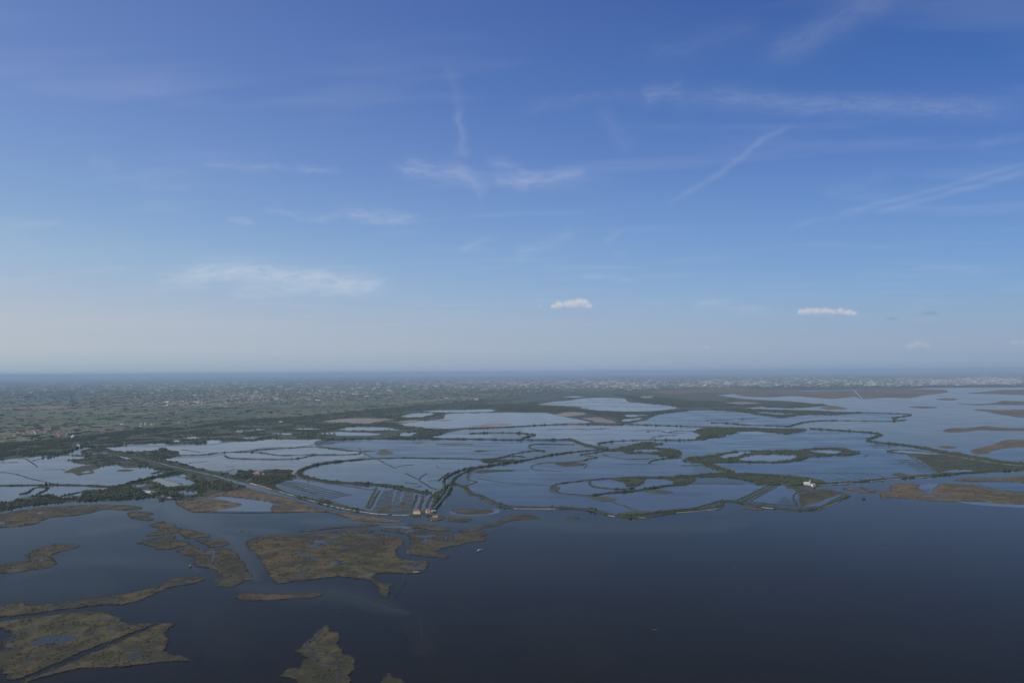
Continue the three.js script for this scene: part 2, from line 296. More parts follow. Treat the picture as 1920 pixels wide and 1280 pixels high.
// fields: each its own quad in strips along the canal
const fieldDir = (() => { const a = gp(440, 795), b = gp(920, 750); return Math.atan2(b[1] - a[1], b[0] - a[0]); })();
{
  const cs = Math.cos(fieldDir), sn = Math.sin(fieldDir), pos = [], col = [], uv = [], idx = [], pal = [[.090, .135, .042], [.075, .120, .036], [.110, .132, .046], [.185, .145, .085], [.200, .155, .095], [.150, .125, .065], [.062, .098, .032], [.145, .145, .058], [.085, .130, .044], [.090, .115, .045]];
  const quad = (x0, z0, x1, z1, c) => {
    const k = pos.length / 3, cor = [[x0, z0], [x1, z0], [x1, z1], [x0, z1]].map(([a, b]) => [a * cs - b * sn, a * sn + b * cs]);
    for (const [x, z] of cor) { if (z > -2500) return; const [px, py] = toPix(x, .9, z); if (px < -250 || px > 2170 || py > canalY(px) - 2.5) return; }
    for (const [x, z] of cor) { pos.push(x, .9, z); uv.push(x, z); col.push(...c); }
    idx.push(k, k + 1, k + 2, k, k + 2, k + 3);
  };
  const sweep = (cell, long, dmin, dmax) => {                    // blocks of long narrow strips
    const n = Math.ceil(dmax * 1.5 / cell), nl = Math.ceil(dmax * 1.5 / (cell * long));
    for (let i = -nl; i < nl; i++) for (let j = -n; j < n; j++) {
      const W = cell * long, ax = i * W + (j % 3) * W * .31, az = j * cell, cx = ax + W / 2, cz = az + cell / 2, x = cx * cs - cz * sn, z = cx * sn + cz * cs, d = -z;
      if (d < dmin || d > dmax || Math.abs(x) > d * .78 + 300) continue;
      const parts = 1 + Math.floor(R() * 3), soil = fbm(x * .00018, z * .00018, 2);
      let t0 = 0;
      for (let p = 0; p < parts; p++) {
        const t1 = p === parts - 1 ? 1 : Math.min(1, t0 + (1 / parts) * (.55 + .9 * R())), c0 = pal[Math.floor(R() * pal.length * .999)], f = .85 + .3 * R() + soil * .3, c = c0.map((v) => v * f), g = cell * .012;
        const cut = R() < .5 ? 1 : lerp(.3, .7, R()), c2 = pal[Math.floor(R() * pal.length * .999)].map((v) => v * f);
        quad(ax + g, az + cell * t0 + g, ax + W * cut - g, az + cell * t1 - g, c); if (cut < 1) quad(ax + W * cut + g, az + cell * t0 + g, ax + W - g, az + cell * t1 - g, c2);
        t0 = t1; if (t0 > .98) break;
      }
    }
  };
  sweep(300, 3.4, 3000, 9500); sweep(520, 3, 9500, 19000); sweep(1000, 2.5, 19000, 42000); sweep(2200, 2, 42000, 90000);
  const g = new THREE.BufferGeometry(); g.setAttribute('position', new THREE.Float32BufferAttribute(pos, 3)); g.setAttribute('uv', new THREE.Float32BufferAttribute(uv, 2)); g.setAttribute('color', new THREE.Float32BufferAttribute(col, 3)); g.setIndex(idx); g.computeVertexNormals();
  const o = put('farm_fields', g, std({ vertexColors: true, map: colorTex(512, (i) => { const f = .82 + .36 * nD[i]; return [f, f, f].map((v) => Math.min(1, v)); }, 900) })); o.userData.kind = 'structure';
}

// ------------------------------------------------------------------ pieces of ground laid over the water and the mainland
const dry = [], noTrees = [];                                    // outlines that plants grow in; outlines they keep out of
function ground(name, text, mat, { y = .5, amp = 5, per = 3, skirt = 1, freq = .03 } = {}) { const w = ring(text, amp, per, freq); structure(put(name, slab(w, y, skirt), mat)); return w; }
function pond(text, mat, { y = .06, amp = 4, per = 4, name = 'fish_pond' } = {}) { const w = ring(text, amp, per, .02); structure(put(name, slab(w, y), mat)); if (y > .3) noTrees.push(w); return w; }
const bed = { map: colorTex(1024, (i) => { const f = .55 + .45 * sstep(.25, .75, nA[i] * .7 + nB[i] * .3); return [f, f, f * .97]; }, 900) };   // the pond floor showing through, in patches
const W = {
  pale: water([.150, .143, .128], .22, bed), paleBlue: water([.085, .090, .095], .24, bed), grey: water([.135, .123, .104], .24, bed), green: water([.055, .073, .058], .26, bed), violet: water([.026, .028, .040], .30), blue: water([.006, .020, .038], .34, { specularIntensity: .17 }),
  deep: water([.016, .024, .040], .34), mauve: water([.100, .090, .092], .26, bed), creek: water([.032, .036, .036], .28), bright: water([.15, .16, .16], .2), ochre: water([.20, .18, .11], .3),
};
// ponds of the fish farms, over the lagoon sheet
pond('Z1 -500,790 100,796 300,765 640,772 560,830 740,862 840,838 1100,856 1210,890 870,1012 430,998 0,1003 -500,1010', W.paleBlue, { amp: 2 });
pond('Z1 -500,1012 430,1003 860,1018 700,1052 430,1100 200,1075 0,1140 -500,1200', W.paleBlue, { amp: 2 });
pond('Z1 190,838 700,722 P 196,839 300,838 400,834 480,825 620,824 640,828 600,836 540,838 470,846 400,851 333,855 330,846 230,846'.replace('Z1 190,838 700,722 ', ''), W.pale, { amp: 2 });
pond('P 300,861 390,857 440,848 500,839 620,838 680,852 660,860 600,865 560,880 548,895 540,884 520,880 440,883 380,880 345,870', W.grey, { amp: 2 });
pond('Z2 300,745 600,712 900,745 930,765 620,770 480,800 60,800 0,790 0,755', W.pale, { amp: 2, y: .1 });
pond('Z2 640,660 1000,656 1920,660 Z3 760,660 560,738 330,765 100,800 Z2 1500,795 1050,795 900,745 620,706', W.blue, { amp: 2 });
pond('Z2 960,808 1300,798 1740,805 1900,850 1640,910 1540,1040 1300,1025 900,980 620,952 545,935 530,905 600,860', W.green, { amp: 2 });
pond('Z2 400,960 520,945 1000,1000 1400,1055 1560,1060 1560,1150 1320,1190 1000,1195 700,1100', W.violet, { amp: 2 });
pond('Z3 60,900 400,835 860,845 1000,790 1350,825 1620,800 1640,920 1000,950 640,990 620,1060 930,1080 1090,1110 1090,1220 930,1180 400,1160 150,1105 0,1040', W.deep, { amp: 2 });
pond('Z3 640,1000 900,965 1100,950 1400,950 1640,985 1240,1030 930,1070 640,1050', W.violet, { amp: 2, y: .1 });
pond('Z3 930,1080 1350,1040 1640,990 1920,990 Z4 380,990 470,1000 250,1110 150,1115 Z3 1880,1130 1500,1200 1100,1222 1090,1100', W.violet, { amp: 2, y: .1 });
pond('Z3 400,580 560,555 1100,550 1500,560 1920,585 1920,625 1600,655 1000,690 820,690 700,650 490,640', W.mauve, { amp: 2 });
pond('Z3 1100,600 1400,580 1920,560 Z4 600,560 560,575 200,560 Z3 1500,570', W.mauve, { amp: 2 });
pond('Z3 1320,520 1365,490 1600,445 1920,445 Z4 300,450 900,470 1400,462 1460,490 1430,512 900,508 640,553 300,530 0,545 Z3 1700,550', W.blue, { amp: 2 });
pond('Z4 0,660 250,615 600,618 780,585 1250,610 1220,665 1400,690 1360,740 1500,790 1750,900 1400,935 900,975 500,915 150,905 90,830 0,780 Z3 1500,720 1400,690', W.blue, { amp: 2 });
pond('Z4 480,1005 600,1000 690,1050 690,1145 360,1115', W.violet, { amp: 1, y: .12 });

noTrees.push(ring('Z1 780,742 1000,775 1290,842 1430,870 1600,908 1790,952 1900,985 1850,1008 1720,988 1600,952 1430,910 1240,872 1000,802 780,768'));
// vegetated land between the ponds
const zones = [];
const zone = (text, mat, o, veg) => { const w = ground(o?.name ?? 'pond_bank_ground', text, mat, { y: .55, amp: 4, ...o }); zones.push({ w, veg }); return w; };
zone('Z1 470,770 640,772 760,760 860,766 960,784 1100,814 1240,850 1400,886 1480,905 1600,933 1720,973 1840,1010 1780,1030 1500,1085 1380,1098 1330,1100 1200,1106 1150,1078 1110,1062 1060,1040 880,1020 900,1005 1190,935 1215,895 1160,880 1100,862 990,866 935,868 900,850 840,842 740,862 700,845 620,838 560,832 520,812 480,815 640,790', M.wetland, { amp: 5 }, { d: .0055, s: [2, 6], p: .40, tag: 'river' });
zone('Z1 780,722 850,740 940,748 1060,745 1180,735 1215,728 1270,735 1335,750 1330,778 1280,792 1200,798 1250,812 1330,828 1420,850 1480,872 1580,890 1680,905 1760,922 1840,925 Z2 20,895 100,890 160,900 130,945 92,968 Z1 1960,985 1900,985 1790,965 1600,915 1430,878 1290,850 1150,815 1000,785 860,765 760,752 640,765 600,745 700,718', M.wetland, { amp: 5 }, { d: .006, s: [2, 6.5], p: .45, tag: 'river' });
zone('Z1 -400,1140 0,1130 60,1125 130,1110 200,1090 280,1075 370,1070 430,1082 440,1098 500,1096 600,1090 650,1076 700,1052 760,1037 860,1019 900,1021 1000,1031 1080,1042 1130,1060 1150,1080 1080,1092 950,1101 800,1108 600,1116 400,1131 200,1151 100,1171 0,1196 -400,1290', M.bank, { amp: 5 }, { d: .012, s: [2, 6], p: .62, tag: 'river' });
zone('Z1 480,905 530,875 600,858 660,850 720,845 745,868 690,885 705,905 640,915 580,925 540,905', M.marshGreen, { amp: 4 });
zone('Z1 870,888 920,880 990,882 985,890 900,894', M.marshGreen, { amp: 2 });
zone('Z2 0,915 60,902 130,897 200,897 235,880 430,886 425,912 470,944 400,962 290,992 330,1022 450,1072 600,1102 680,1108 760,1137 900,1167 1010,1192 1020,1212 1150,1222 1250,1226 1000,1213 800,1179 600,1127 400,1071 200,1011 92,972 60,948 0,950', M.bank, { amp: 3 }, { d: .010, s: [2, 4.5], p: .5, tag: 'island' });
zone('Z3 1050,952 1200,940 1400,946 1550,936 1680,940 1700,965 1640,985 1540,988 1530,965 1400,950 1325,955 1305,985 1250,1003 1180,1003 1150,972', M.bank, { amp: 4 }, { d: .010, s: [2.5, 5], p: .5, tag: 'island' });
zone('Z4 -200,925 0,920 200,910 330,912 480,925 650,935 760,945 850,962 930,985 860,997 760,988 640,1006 600,996 480,996 380,991 370,970 200,940 0,936 -200,940', M.bank, { amp: 4 }, { d: .010, s: [2.5, 5.5], p: .55, tag: 'island' });
zone('Z5 900,747 960,735 1100,736 1200,750 1290,765 1400,770 1600,798 1920,842 2400,890 2400,905 1920,882 1600,896 1300,916 1280,900 1200,845 1130,802 1050,768 960,757', M.wetland, { amp: 4 }, { d: .006, s: [2, 4], p: .35, tag: 'island' });
zone('Z4 0,572 300,566 500,575 760,580 740,597 600,614 500,602 350,592 250,597 150,616 0,652 -60,650 -20,620 -80,600', M.bank, { amp: 5 }, { d: .006, s: [3, 6], p: .5, tag: 'island' });
zone('Z3 1040,737 1100,720 1250,690 1290,676 1400,680 1450,690 1395,700 1405,720 1540,726 1592,748 1580,776 1500,786 1450,780 1400,770 1200,756 1150,746', M.bank, { amp: 5 }, { d: .007, s: [3, 6], p: .5, tag: 'island' });
zone('Z3 1590,812 1680,785 Z4 0,785 100,770 250,746 400,738 700,735 800,722 950,718 1050,722 1120,740 1165,752 1130,766 1000,776 880,783 780,787 720,806 650,820 550,829 400,826 250,823 120,826 70,842 130,862 230,903 160,900 60,868 0,838 -80,830', M.bank, { amp: 5 }, { d: .007, s: [3, 6], p: .5, tag: 'island' });
zone('Z4 740,1062 880,1046 950,1046 1040,1070 1000,1095 940,1115 860,1152 740,1150 725,1100', M.marshGreen, { amp: 2, y: .5 }, { d: .003, s: [1, 2], p: .4, tag: 'island' });
zone('Z4 600,1005 700,1022 850,1030 930,1030 1030,1050 1090,1076 1040,1075 940,1045 850,1050 720,1042', M.bankBrown, { amp: 2 }, { d: .008, s: [1.5, 3], p: .4, tag: 'island' });
zone('Z3 40,905 100,885 330,882 320,892 200,898 90,908', M.marshGreen, { amp: 3 });
zone('Z3 640,838 760,828 880,838 830,850 720,856', M.marshGreen, { amp: 3 }, { d: .006, s: [2, 3], p: .4, tag: 'island' });
zone('Z3 850,1078 930,1082 1100,1100 1070,1112 1000,1122 930,1098', M.meadow, { amp: 3 });
zone('Z3 1290,1040 1400,1030 1530,1048 1460,1062 1380,1055', M.meadow, { amp: 3 });
zone('Z3 1110,1212 1200,1198 1360,1195 1340,1210 1180,1220', M.meadow, { amp: 3 });
zone('Z3 1680,1165 1780,1142 1820,1155 1750,1172', M.meadow, { amp: 2 });
zone('Z5 930,915 1000,905 1060,920 1200,915 1150,935 1000,935', M.meadow, { amp: 3 });
zone('Z4 40,430 300,425 520,433 830,440 1000,450 1200,450 1000,462 830,468 700,478 580,492 420,472 300,452', M.wetland, { amp: 8 }, { d: .003, s: [4, 8], p: .4, tag: 'far' });
zone('Z3 90,808 200,803 370,815 330,830 200,828 100,822', M.bank, { amp: 3 }, { d: .009, s: [3, 6], p: .6, tag: 'island' });

// ponds and bare flats inside that land and inside the mainland's wet margin
const hole = (text, mat, y = .62, amp = 3, name = 'fish_pond') => pond(text, mat, { y, amp, name });
hole('Z1 1125,967 1190,946 1300,972 1370,990 1270,1011 1190,985', W.ochre, .62, 1); hole('Z1 1222,950 1310,926 1400,955 1472,985 1380,1001 1300,975', W.paleBlue, .62, 1); hole('Z1 1325,926 1370,918 1405,934 1345,941', W.paleBlue, .62, 1);
hole('Z1 1330,1050 1440,1040 1485,1058 1400,1072', W.violet, .62, 1); hole('Z1 990,1008 1060,990 1120,985 1080,1003 1020,1013', W.paleBlue, .62, 1); hole('Z1 1060,1040 1110,1035 1155,1068 1110,1068', W.pale, .62, 1); hole('Z1 605,905 650,893 680,897 640,908', W.paleBlue, .6, 1);
hole('Z1 895,780 930,785 980,800 960,806 905,790', W.paleBlue, .6, 1); hole('Z1 575,690 605,695 600,720 575,712', W.bright, .64, 2); hole('Z1 520,652 545,600 560,603 545,650', W.bright, .95, 2, 'canal');
hole('Z1 1100,695 1150,686 1280,690 1270,698 1150,702', W.pale, .64); hole('Z1 870,695 930,690 1010,688 960,698', W.pale, .64); hole('Z1 1285,665 1340,662 1340,675 1290,674', W.bright, .64); hole('Z1 1370,642 1440,636 1490,645 1420,655', W.bright, .64); hole('Z1 1490,692 1550,682 1545,668 1580,656 1660,665 1640,682 1560,692', W.bright, .64); hole('Z1 1770,592 1840,586 1920,580 1920,590 1860,598', W.bright, .64); hole('Z1 1820,650 1920,640 1920,652 1840,656', W.bright, .64);
hole('Z2 0,592 60,584 200,578 240,584 120,592 40,600', W.bright, .64); hole('Z2 440,576 520,572 640,576 620,584 500,584', W.pale, .64); hole('Z2 60,645 120,636 160,645 120,656', W.bright, .64); hole('Z2 270,612 360,608 450,614 380,620', W.pale, .64);
hole('Z2 770,582 850,565 960,560 1100,565 1240,582 1120,588 900,590', W.paleBlue, .64); hole('Z2 640,608 760,600 880,602 1000,606 1095,615 1020,626 840,628 700,622', W.paleBlue, .64); hole('Z2 1220,628 1260,608 1380,600 1340,618 1300,632', W.paleBlue, .64); hole('Z2 1490,640 1600,620 1760,618 1920,622 1920,645 1700,648', W.mauve, .64);
hole('Z2 1240,485 1330,462 1480,456 1490,468 1420,485 1330,492', W.paleBlue, .64); hole('Z2 1420,440 1600,436 1920,430 1920,448 1650,452 1500,452', W.mauve, .64);
hole('Z2 1240,545 1400,520 1560,498 1590,465 1760,456 Z3 0,458 300,452 560,455 660,475 760,495 880,518 900,530 700,538 500,546 320,556 0,566 Z2 1500,575', W.paleBlue, .64);
hole('Z3 520,392 620,375 760,362 850,348 1000,342 1160,350 1200,375 1320,385 1500,402 1560,420 1400,440 1200,445 1000,440 880,430 800,410 640,400', W.paleBlue, .64); hole('Z3 700,336 800,330 860,335 780,340', W.paleBlue, .64);
hole('Z3 1150,505 1300,492 1340,484 1300,500 1200,520 1150,522', W.mauve, .64); hole('Z3 1160,472 1340,470 1300,480 1200,486', W.mauve, .64);
hole('Z4 110,786 180,762 290,747 380,752 360,770 250,786 180,797', W.paleBlue, .62); hole('Z4 265,803 360,777 500,769 620,771 700,777 680,800 600,815 450,821 330,818', W.paleBlue, .62); hole('Z4 790,741 850,732 960,736 1040,746 1000,760 900,762 840,752', W.paleBlue, .62);
hole('Z5 930,747 1000,738 1150,747 1280,767 1100,762', W.paleBlue, .62); hole('Z5 1290,900 1400,885 1500,880 1540,895 1400,905', W.violet, .62); hole('Z3 1190,740 1300,730 1450,735 1380,748 1250,748', W.deep, .62);
hole('Z4 250,610 350,596 500,605 600,614 420,620', W.mauve, .62); hole('Z4 380,452 460,448 560,456 700,462 560,470', W.blue, .62); hole('Z4 750,1158 860,1125 1000,1075 1040,1072 960,1110 870,1155', W.violet, .62, 1);
const sands = ['Z2 660,518 760,505 900,497 1060,498 1200,504 1140,514 1060,528 1000,538 850,532 720,528', 'Z2 1200,528 1300,512 1420,515 1330,530', 'Z2 1480,515 1560,505 1640,512 1560,522', 'Z3 -20,562 100,545 170,534 320,540 250,552 120,564', 'Z3 650,470 740,450 860,456 860,470 740,482', 'Z3 850,498 960,488 1020,502 1100,525 1050,532 950,525 920,512', 'Z3 680,536 800,528 880,534 780,540'];
for (const s of sands) noTrees.push(ground('sand_flat', s, M.sand, { y: .68, amp: 6, skirt: .2, freq: .01 }));
for (const [s, m] of [['Z3 290,380 420,345 560,330 700,332 640,350 500,370 380,388', M.meadow], ['Z3 120,360 300,318 520,300 700,290 560,318 330,350', M.meadow], ['Z3 1330,298 1500,290 1920,268 Z4 400,290 200,310 0,305 Z3 1500,318', M.marshFar], ['Z3 1480,335 1700,325 1920,330 1920,362 1700,368 1560,352', M.meadow], ['Z3 1280,333 1380,330 1360,345 1300,346', M.sand], ['Z4 150,380 300,375 420,384 300,390', M.sand], ['Z1 1240,560 1500,520 1700,495 1900,480 1900,500 1600,535 1400,570', M.meadow]]) noTrees.push(ground('meadow', s, m, { y: 1.0, amp: 10, skirt: .2, freq: .006 }));
for (const s of ['Z2 1060,755 1130,735 1190,760 1100,775', 'Z2 1500,690 1640,682 1800,690 1640,698', 'Z2 1790,742 1900,735 1920,742 1850,750', 'Z3 0,690 40,692 0,700', 'Z3 30,742 90,732 120,742 60,750', 'Z2 1080,732 1180,726 1100,742', 'Z2 1330,680 1420,672 1380,685']) structure(put('algae_bed', slab(ring(s, 8, 3, .02), .09), M.algae));

// ------------------------------------------------------------------ salt marsh islands
const islands = [];
const isle = (text, mat = M.marsh, o = {}) => { const w = ground('marsh_island', text, mat, { y: .45, amp: 5.5, per: 2, freq: .035, ...o }); islands.push({ w, mat, d: o.d ?? 1 }); return w; };
isle('F1 -500,215 -200,190 0,155 100,135 250,115 400,103 560,96 700,93 850,97 930,108 930,125 850,132 720,125 640,135 590,150 480,165 350,175 280,195 230,220 100,238 0,245 -200,262 -500,300');
isle('F1 855,143 930,138 1010,148 1010,160 980,172 1020,192 980,197 900,187 870,175'); isle('F1 985,235 1060,208 1090,207 1110,222 1160,225 1170,240 1230,258 1300,270 1400,302 1320,310 1250,318 1215,300 1200,280 1130,285 1060,293 980,298 1060,260 1045,243');
isle('F1 925,348 1000,325 1090,303 1160,295 1165,310 1155,325 1200,335 1255,345 1250,358 1180,375 1130,388 1050,388 1020,370', M.marshGreen); isle('F1 1300,328 1400,325 1480,322 1510,340 1515,358 1470,370 1400,377 1370,355', M.marshGreen);
isle('F1 1185,400 1240,370 1290,365 1320,390 1400,395 1500,385 1560,410 1590,450 1640,520 1675,570 1670,598 1620,600 1580,630 1500,640 1440,630 1470,580 1450,540 1420,520 1340,505 1295,490 1300,440 1230,425', M.marshGreen);
isle('F1 -80,510 0,500 60,480 160,470 205,450 175,435 200,410 280,375 380,357 460,355 530,367 470,385 400,405 350,425 340,445 370,490 330,510 200,530 100,545 0,548 -80,545', M.marshGreen);
isle('F1 -400,800 -150,780 0,765 80,750 155,742 165,760 250,765 400,745 600,718 800,690 950,665 1080,625 1140,590 1250,577 1355,575 1340,600 1270,620 1150,640 1080,660 1000,700 900,740 800,755 620,765 500,780 400,790 250,815 100,832 0,838 -150,845 -400,860');
isle('F1 -400,900 0,870 150,850 350,828 480,812 640,808 720,825 800,850 815,875 850,892 950,890 1020,887 860,950 700,1010 600,1050 450,1113 300,1178 130,1250 70,1257 30,1215 -60,1150 -20,1080 90,1052 20,1030 30,1000 85,960 40,925 -30,912', M.marsh);
isle('F1 1060,893 1160,885 1100,930 1090,960 1110,1000 1100,1050 1110,1085 1180,1100 1230,1115 1280,1130 1220,1137 1150,1130 1080,1140 950,1155 800,1170 650,1178 500,1190 350,1225 200,1268 130,1300 40,1340 120,1290 330,1203 480,1140 620,1083 850,985', M.marsh);
isle('F2 225,340 270,318 350,297 450,297 600,295 700,285 850,270 960,262 1050,262 1060,272 980,282 1000,289 1120,290 1200,308 1265,322 1260,350 1220,385 1212,420 1240,450 1300,462 1350,470 1400,465 1430,480 1425,510 1400,535 1340,550 1280,548 1200,545 1120,548 1070,550 1050,580 1090,605 1150,618 1190,625 1165,645 1170,680 1150,705 1120,700 1110,660 1090,620 1040,595 950,580 850,572 760,575 650,592 540,600 470,615 430,618 400,605 380,560 350,520 320,470 290,420 240,385 222,360');
isle('F2 1125,253 1200,246 1300,255 1400,270 1480,278 1560,285 1640,285 1720,272 1790,275 1825,285 1800,300 1770,305 1810,320 1800,335 1740,340 1640,360 1560,375 1500,395 1480,405 1510,425 1555,435 1545,450 1480,442 1400,435 1320,422 1285,400 1300,375 1320,340 1310,310 1270,285 1200,275 1130,265', M.marshGreen);
isle('F2 1290,233 1370,222 1440,232 1530,245 1575,262 1500,268 1420,255 1330,243'); isle('F2 575,267 700,255 850,240 950,232 1020,218 1100,225 1060,235 950,242 800,250 700,262 610,270', M.marsh, { amp: 2.5 });
isle('F2 150,710 190,690 240,683 330,690 480,690 600,683 710,680 700,705 640,712 500,722 330,730 220,728', M.marsh, { amp: 3 });
isle('F2 755,898 760,915 790,945 825,950 830,985 815,1020 840,1050 870,1090 930,1110 945,1140 930,1190 900,1230 890,1320 600,1330 560,1262 490,1240 455,1228 500,1190 580,1180 600,1140 630,1110 580,1080 565,1068 610,1020 680,955 730,912', M.marshGreen, { amp: 3.5 });
isle('F2 1115,1320 1130,1275 1150,1235 1175,1225 1200,1245 1250,1270 1270,1330', M.marshGreen, { amp: 2 });
isle('Z1 1700,1047 1760,1030 1840,1024 Z2 40,1020 100,1022 200,1050 300,1075 420,1105 560,1150 700,1190 850,1215 1000,1235 1200,1255 1250,1268 1150,1275 1000,1270 880,1255 800,1225 700,1200 600,1195 500,1198 300,1200 280,1160 340,1135 250,1120 150,1100 50,1090 -40,1085 Z1 1660,1078', M.marshRed, { amp: 4 });
isle('Z1 1320,1130 1350,1115 1450,1108 1600,1115 1700,1120 1800,1140 1780,1155 1650,1180 1550,1195 1440,1197 1380,1170', M.marshRed, { amp: 4 }); isle('Z1 1345,1108 1480,1085 1560,1070 1700,1040 1720,1033 1680,1062 1600,1090 1500,1096', M.marshRed, { amp: 3 });
isle('F2 1590,130 1650,125 1850,125 1865,138 1820,152 1700,158 1620,148', M.marsh, { amp: 3 }); isle('F2 1555,200 1570,178 1640,180 1725,187 1690,205 1650,210 1600,203', M.marsh, { amp: 3 });
isle('P 861,995 878,992 906,986 917,982 934,978 951,969 973,966 993,965 1012,972 998,973 967,975 948,979 934,985 908,990 885,996', M.marsh, { amp: 3 }); isle('F3 575,183 610,172 665,178 650,185 600,187', M.marsh, { amp: 2 }); isle('F3 1735,108 1800,110 1890,125 1860,130 1780,120', M.marshRed, { amp: 2 });
isle('Z5 700,1012 800,1037 920,1045 925,1005 980,992 1080,990 1140,1000 1110,1020 1180,1040 1250,1020 1300,990 1400,990 1550,1000 1700,1030 1920,1055 2500,1075 2500,1180 1920,1145 1700,1130 1600,1115 1400,1120 1250,1115 1100,1105 950,1090 870,1100 850,1085 840,1062 760,1045', M.marshRed); isle('Z5 570,1025 620,1018 720,1040 770,1060 700,1052', M.marshRed, { amp: 3 });
isle('Z5 1400,960 1500,948 1650,945 1800,940 1920,930 2500,925 2500,1000 1920,980 1800,970 1600,970 1450,968', M.marshRed); isle('Z5 1530,735 1600,715 1700,690 1780,660 1920,655 2500,650 2500,720 1920,715 1800,720 1700,735 1650,760 1570,765 1540,755', M.marshRed, { amp: 9 });
for (const t of ['Z5 1310,590 1380,570 1500,570 1620,555 1700,560 1800,570 1920,570 2400,575 2400,595 1920,590 1750,590 1600,585 1450,600 1350,600', 'Z5 1540,435 1620,428 1750,435 1920,430 2300,430 2300,495 1920,490 1800,475 1700,460 1640,445', 'Z5 1420,385 1600,390 1730,375 1760,365 1920,370 2300,370 2300,400 1920,398 1700,395 1560,398', 'Z4 870,420 950,400 1080,425 960,430', 'Z5 -250,300 0,286 300,292 640,287 690,285 740,282 1000,277 1320,281 1330,305 1200,320 1050,345 900,340 720,350 640,335 500,350 400,345 200,330 0,338 -200,330', 'Z5 1490,310 1600,300 1740,285 1920,282 2400,280 2400,325 1920,320 1700,315', 'Z5 1050,412 1150,405 1280,415 1180,422', 'Z5 1260,352 1350,346 1430,356 1330,362', 'Z5 1280,710 1340,703 1420,714 1340,722']) isle(t, M.marshFar, { amp: 12, freq: .008, per: 3 });
// creeks, pools and patches inside the marsh
const pool = (t, m = W.creek, amp = 3, y = .5) => structure(put('marsh_pool', slab(ring(t, amp, 2, .05), y), m));
pool('F1 215,1030 260,985 330,962 480,965 520,985 430,1005 330,1025'); pool('F1 545,968 640,940 650,946 560,975', W.creek, 1); pool('F1 225,150 250,143 285,145 260,153', W.creek, 1.5); pool('F1 -20,222 0,212 35,218 10,228', W.creek, 1.5); pool('F1 1240,602 1270,595 1295,600 1262,608', W.creek, 1.5); pool('F1 640,748 680,738 700,742 660,752', W.creek, 1.5); pool('F1 170,1118 205,1105 235,1108 200,1124', W.creek, 2); pool('F1 880,1112 930,1098 975,1096 920,1114', W.creek, 2);
pool('F2 610,338 680,328 740,332 800,308 900,300 980,294 960,315 900,340 820,350 760,365 680,378 640,372 700,350', W.violet, 6); pool('F2 850,305 862,292 885,290 870,312', W.deep, 1.5); pool('F2 540,418 580,408 625,420 570,426', W.deep, 2); pool('F2 800,474 840,464 880,474 830,482', W.deep, 2); pool('F2 840,382 900,372 905,380 850,390', W.deep, 1.5); pool('F2 1300,500 1345,480 1390,478 1345,505', W.deep, 2); pool('F2 540,545 600,538 640,545 590,556', W.deep, 2.5); pool('F2 620,455 680,450 690,462 640,466', W.deep, 2);
pool('F2 1350,305 1420,296 1490,300 1440,318 1420,345 1400,350 1400,322', W.violet, 3); pool('F2 1230,270 1300,262 1350,270 1290,277', W.violet, 2); pool('F2 1545,320 1552,286 1560,286 1556,320', W.deep, 1); pool('F2 1570,318 1580,288 1587,288 1582,316', W.deep, 1); pool('F2 1610,312 1618,290 1624,290 1620,310', W.deep, 1);
pool('F2 805,1090 840,1130 845,1170 850,1240 838,1240 832,1160 800,1110', W.creek, 1.5); pool('F2 595,1052 660,990 735,925 738,932 670,998 605,1058', W.creek, 1); pool('F2 1405,520 1330,535 1360,540 1405,532', W.deep, 1);
pool('F1 1420,398 1430,398 1428,440 1418,470 1420,500 1412,500 1410,460', W.creek, .8); pool('F1 260,460 285,455 290,466 262,468', W.creek, 1.2);
pool('Z5 1130,1010 1200,990 1290,990 1270,1020 1220,1055 1160,1045', W.violet, 5); pool('Z5 1080,1068 1250,1078 1400,1072 1250,1088', W.violet, 3); pool('Z5 1600,975 1750,985 1900,985 1920,1045 1750,1035 1640,1010', W.blue, 3, .38);
pool('Z5 1650,760 1760,725 1920,722 2300,722 2300,790 1900,790 1750,775', W.blue, 3, .1);
{
  const rc = rng(31);
  for (const { w, mat } of islands) {
    const [x0, x1, z0, z1] = boundsOf(w); if (mat === M.marshFar || -(z0 + z1) / 2 > 3200 || (x1 - x0) * (z1 - z0) < 9000) continue;
    const n = Math.min(16, Math.round((x1 - x0) * (z1 - z0) / 5500));
    for (let i = 0; i < n; i++) {
      const [sx, sz] = w[Math.floor(rc() * w.length)], cx = (x0 + x1) / 2, cz = (z0 + z1) / 2, line = []; let x = sx, z = sz, a = Math.atan2(cz - sz, cx - sx) + (rc() - .5) * 1.4; const steps = 10 + Math.floor(rc() * 26);
      for (let k = 0; k < steps; k++) { line.push([x, z]); a += (rc() - .5) * 1.1; x += Math.cos(a) * 4; z += Math.sin(a) * 4; if (k > 2 && !inside(x, z, w)) break; }
      if (line.length < 6) continue;
      const pos = [], idx = []; line.forEach(([px, pz], k) => { const [nx, nz] = normalAt(line, k), h = lerp(1.5, .35, k / line.length) * (.8 + .5 * rc()); pos.push(px + nx * h, .49, pz + nz * h, px - nx * h, .49, pz - nz * h); }); for (let k = 0; k < line.length - 1; k++) idx.push(k * 2, k * 2 + 2, k * 2 + 1, k * 2 + 1, k * 2 + 2, k * 2 + 3);
      const g = new THREE.BufferGeometry(); g.setAttribute('position', new THREE.Float32BufferAttribute(pos, 3)); g.setAttribute('uv', new THREE.Float32BufferAttribute(pos.filter((_, q) => q % 3 !== 1), 2)); g.setIndex(idx); g.computeVertexNormals(); structure(put('marsh_creek', g, W.creek));
    }
  }
}
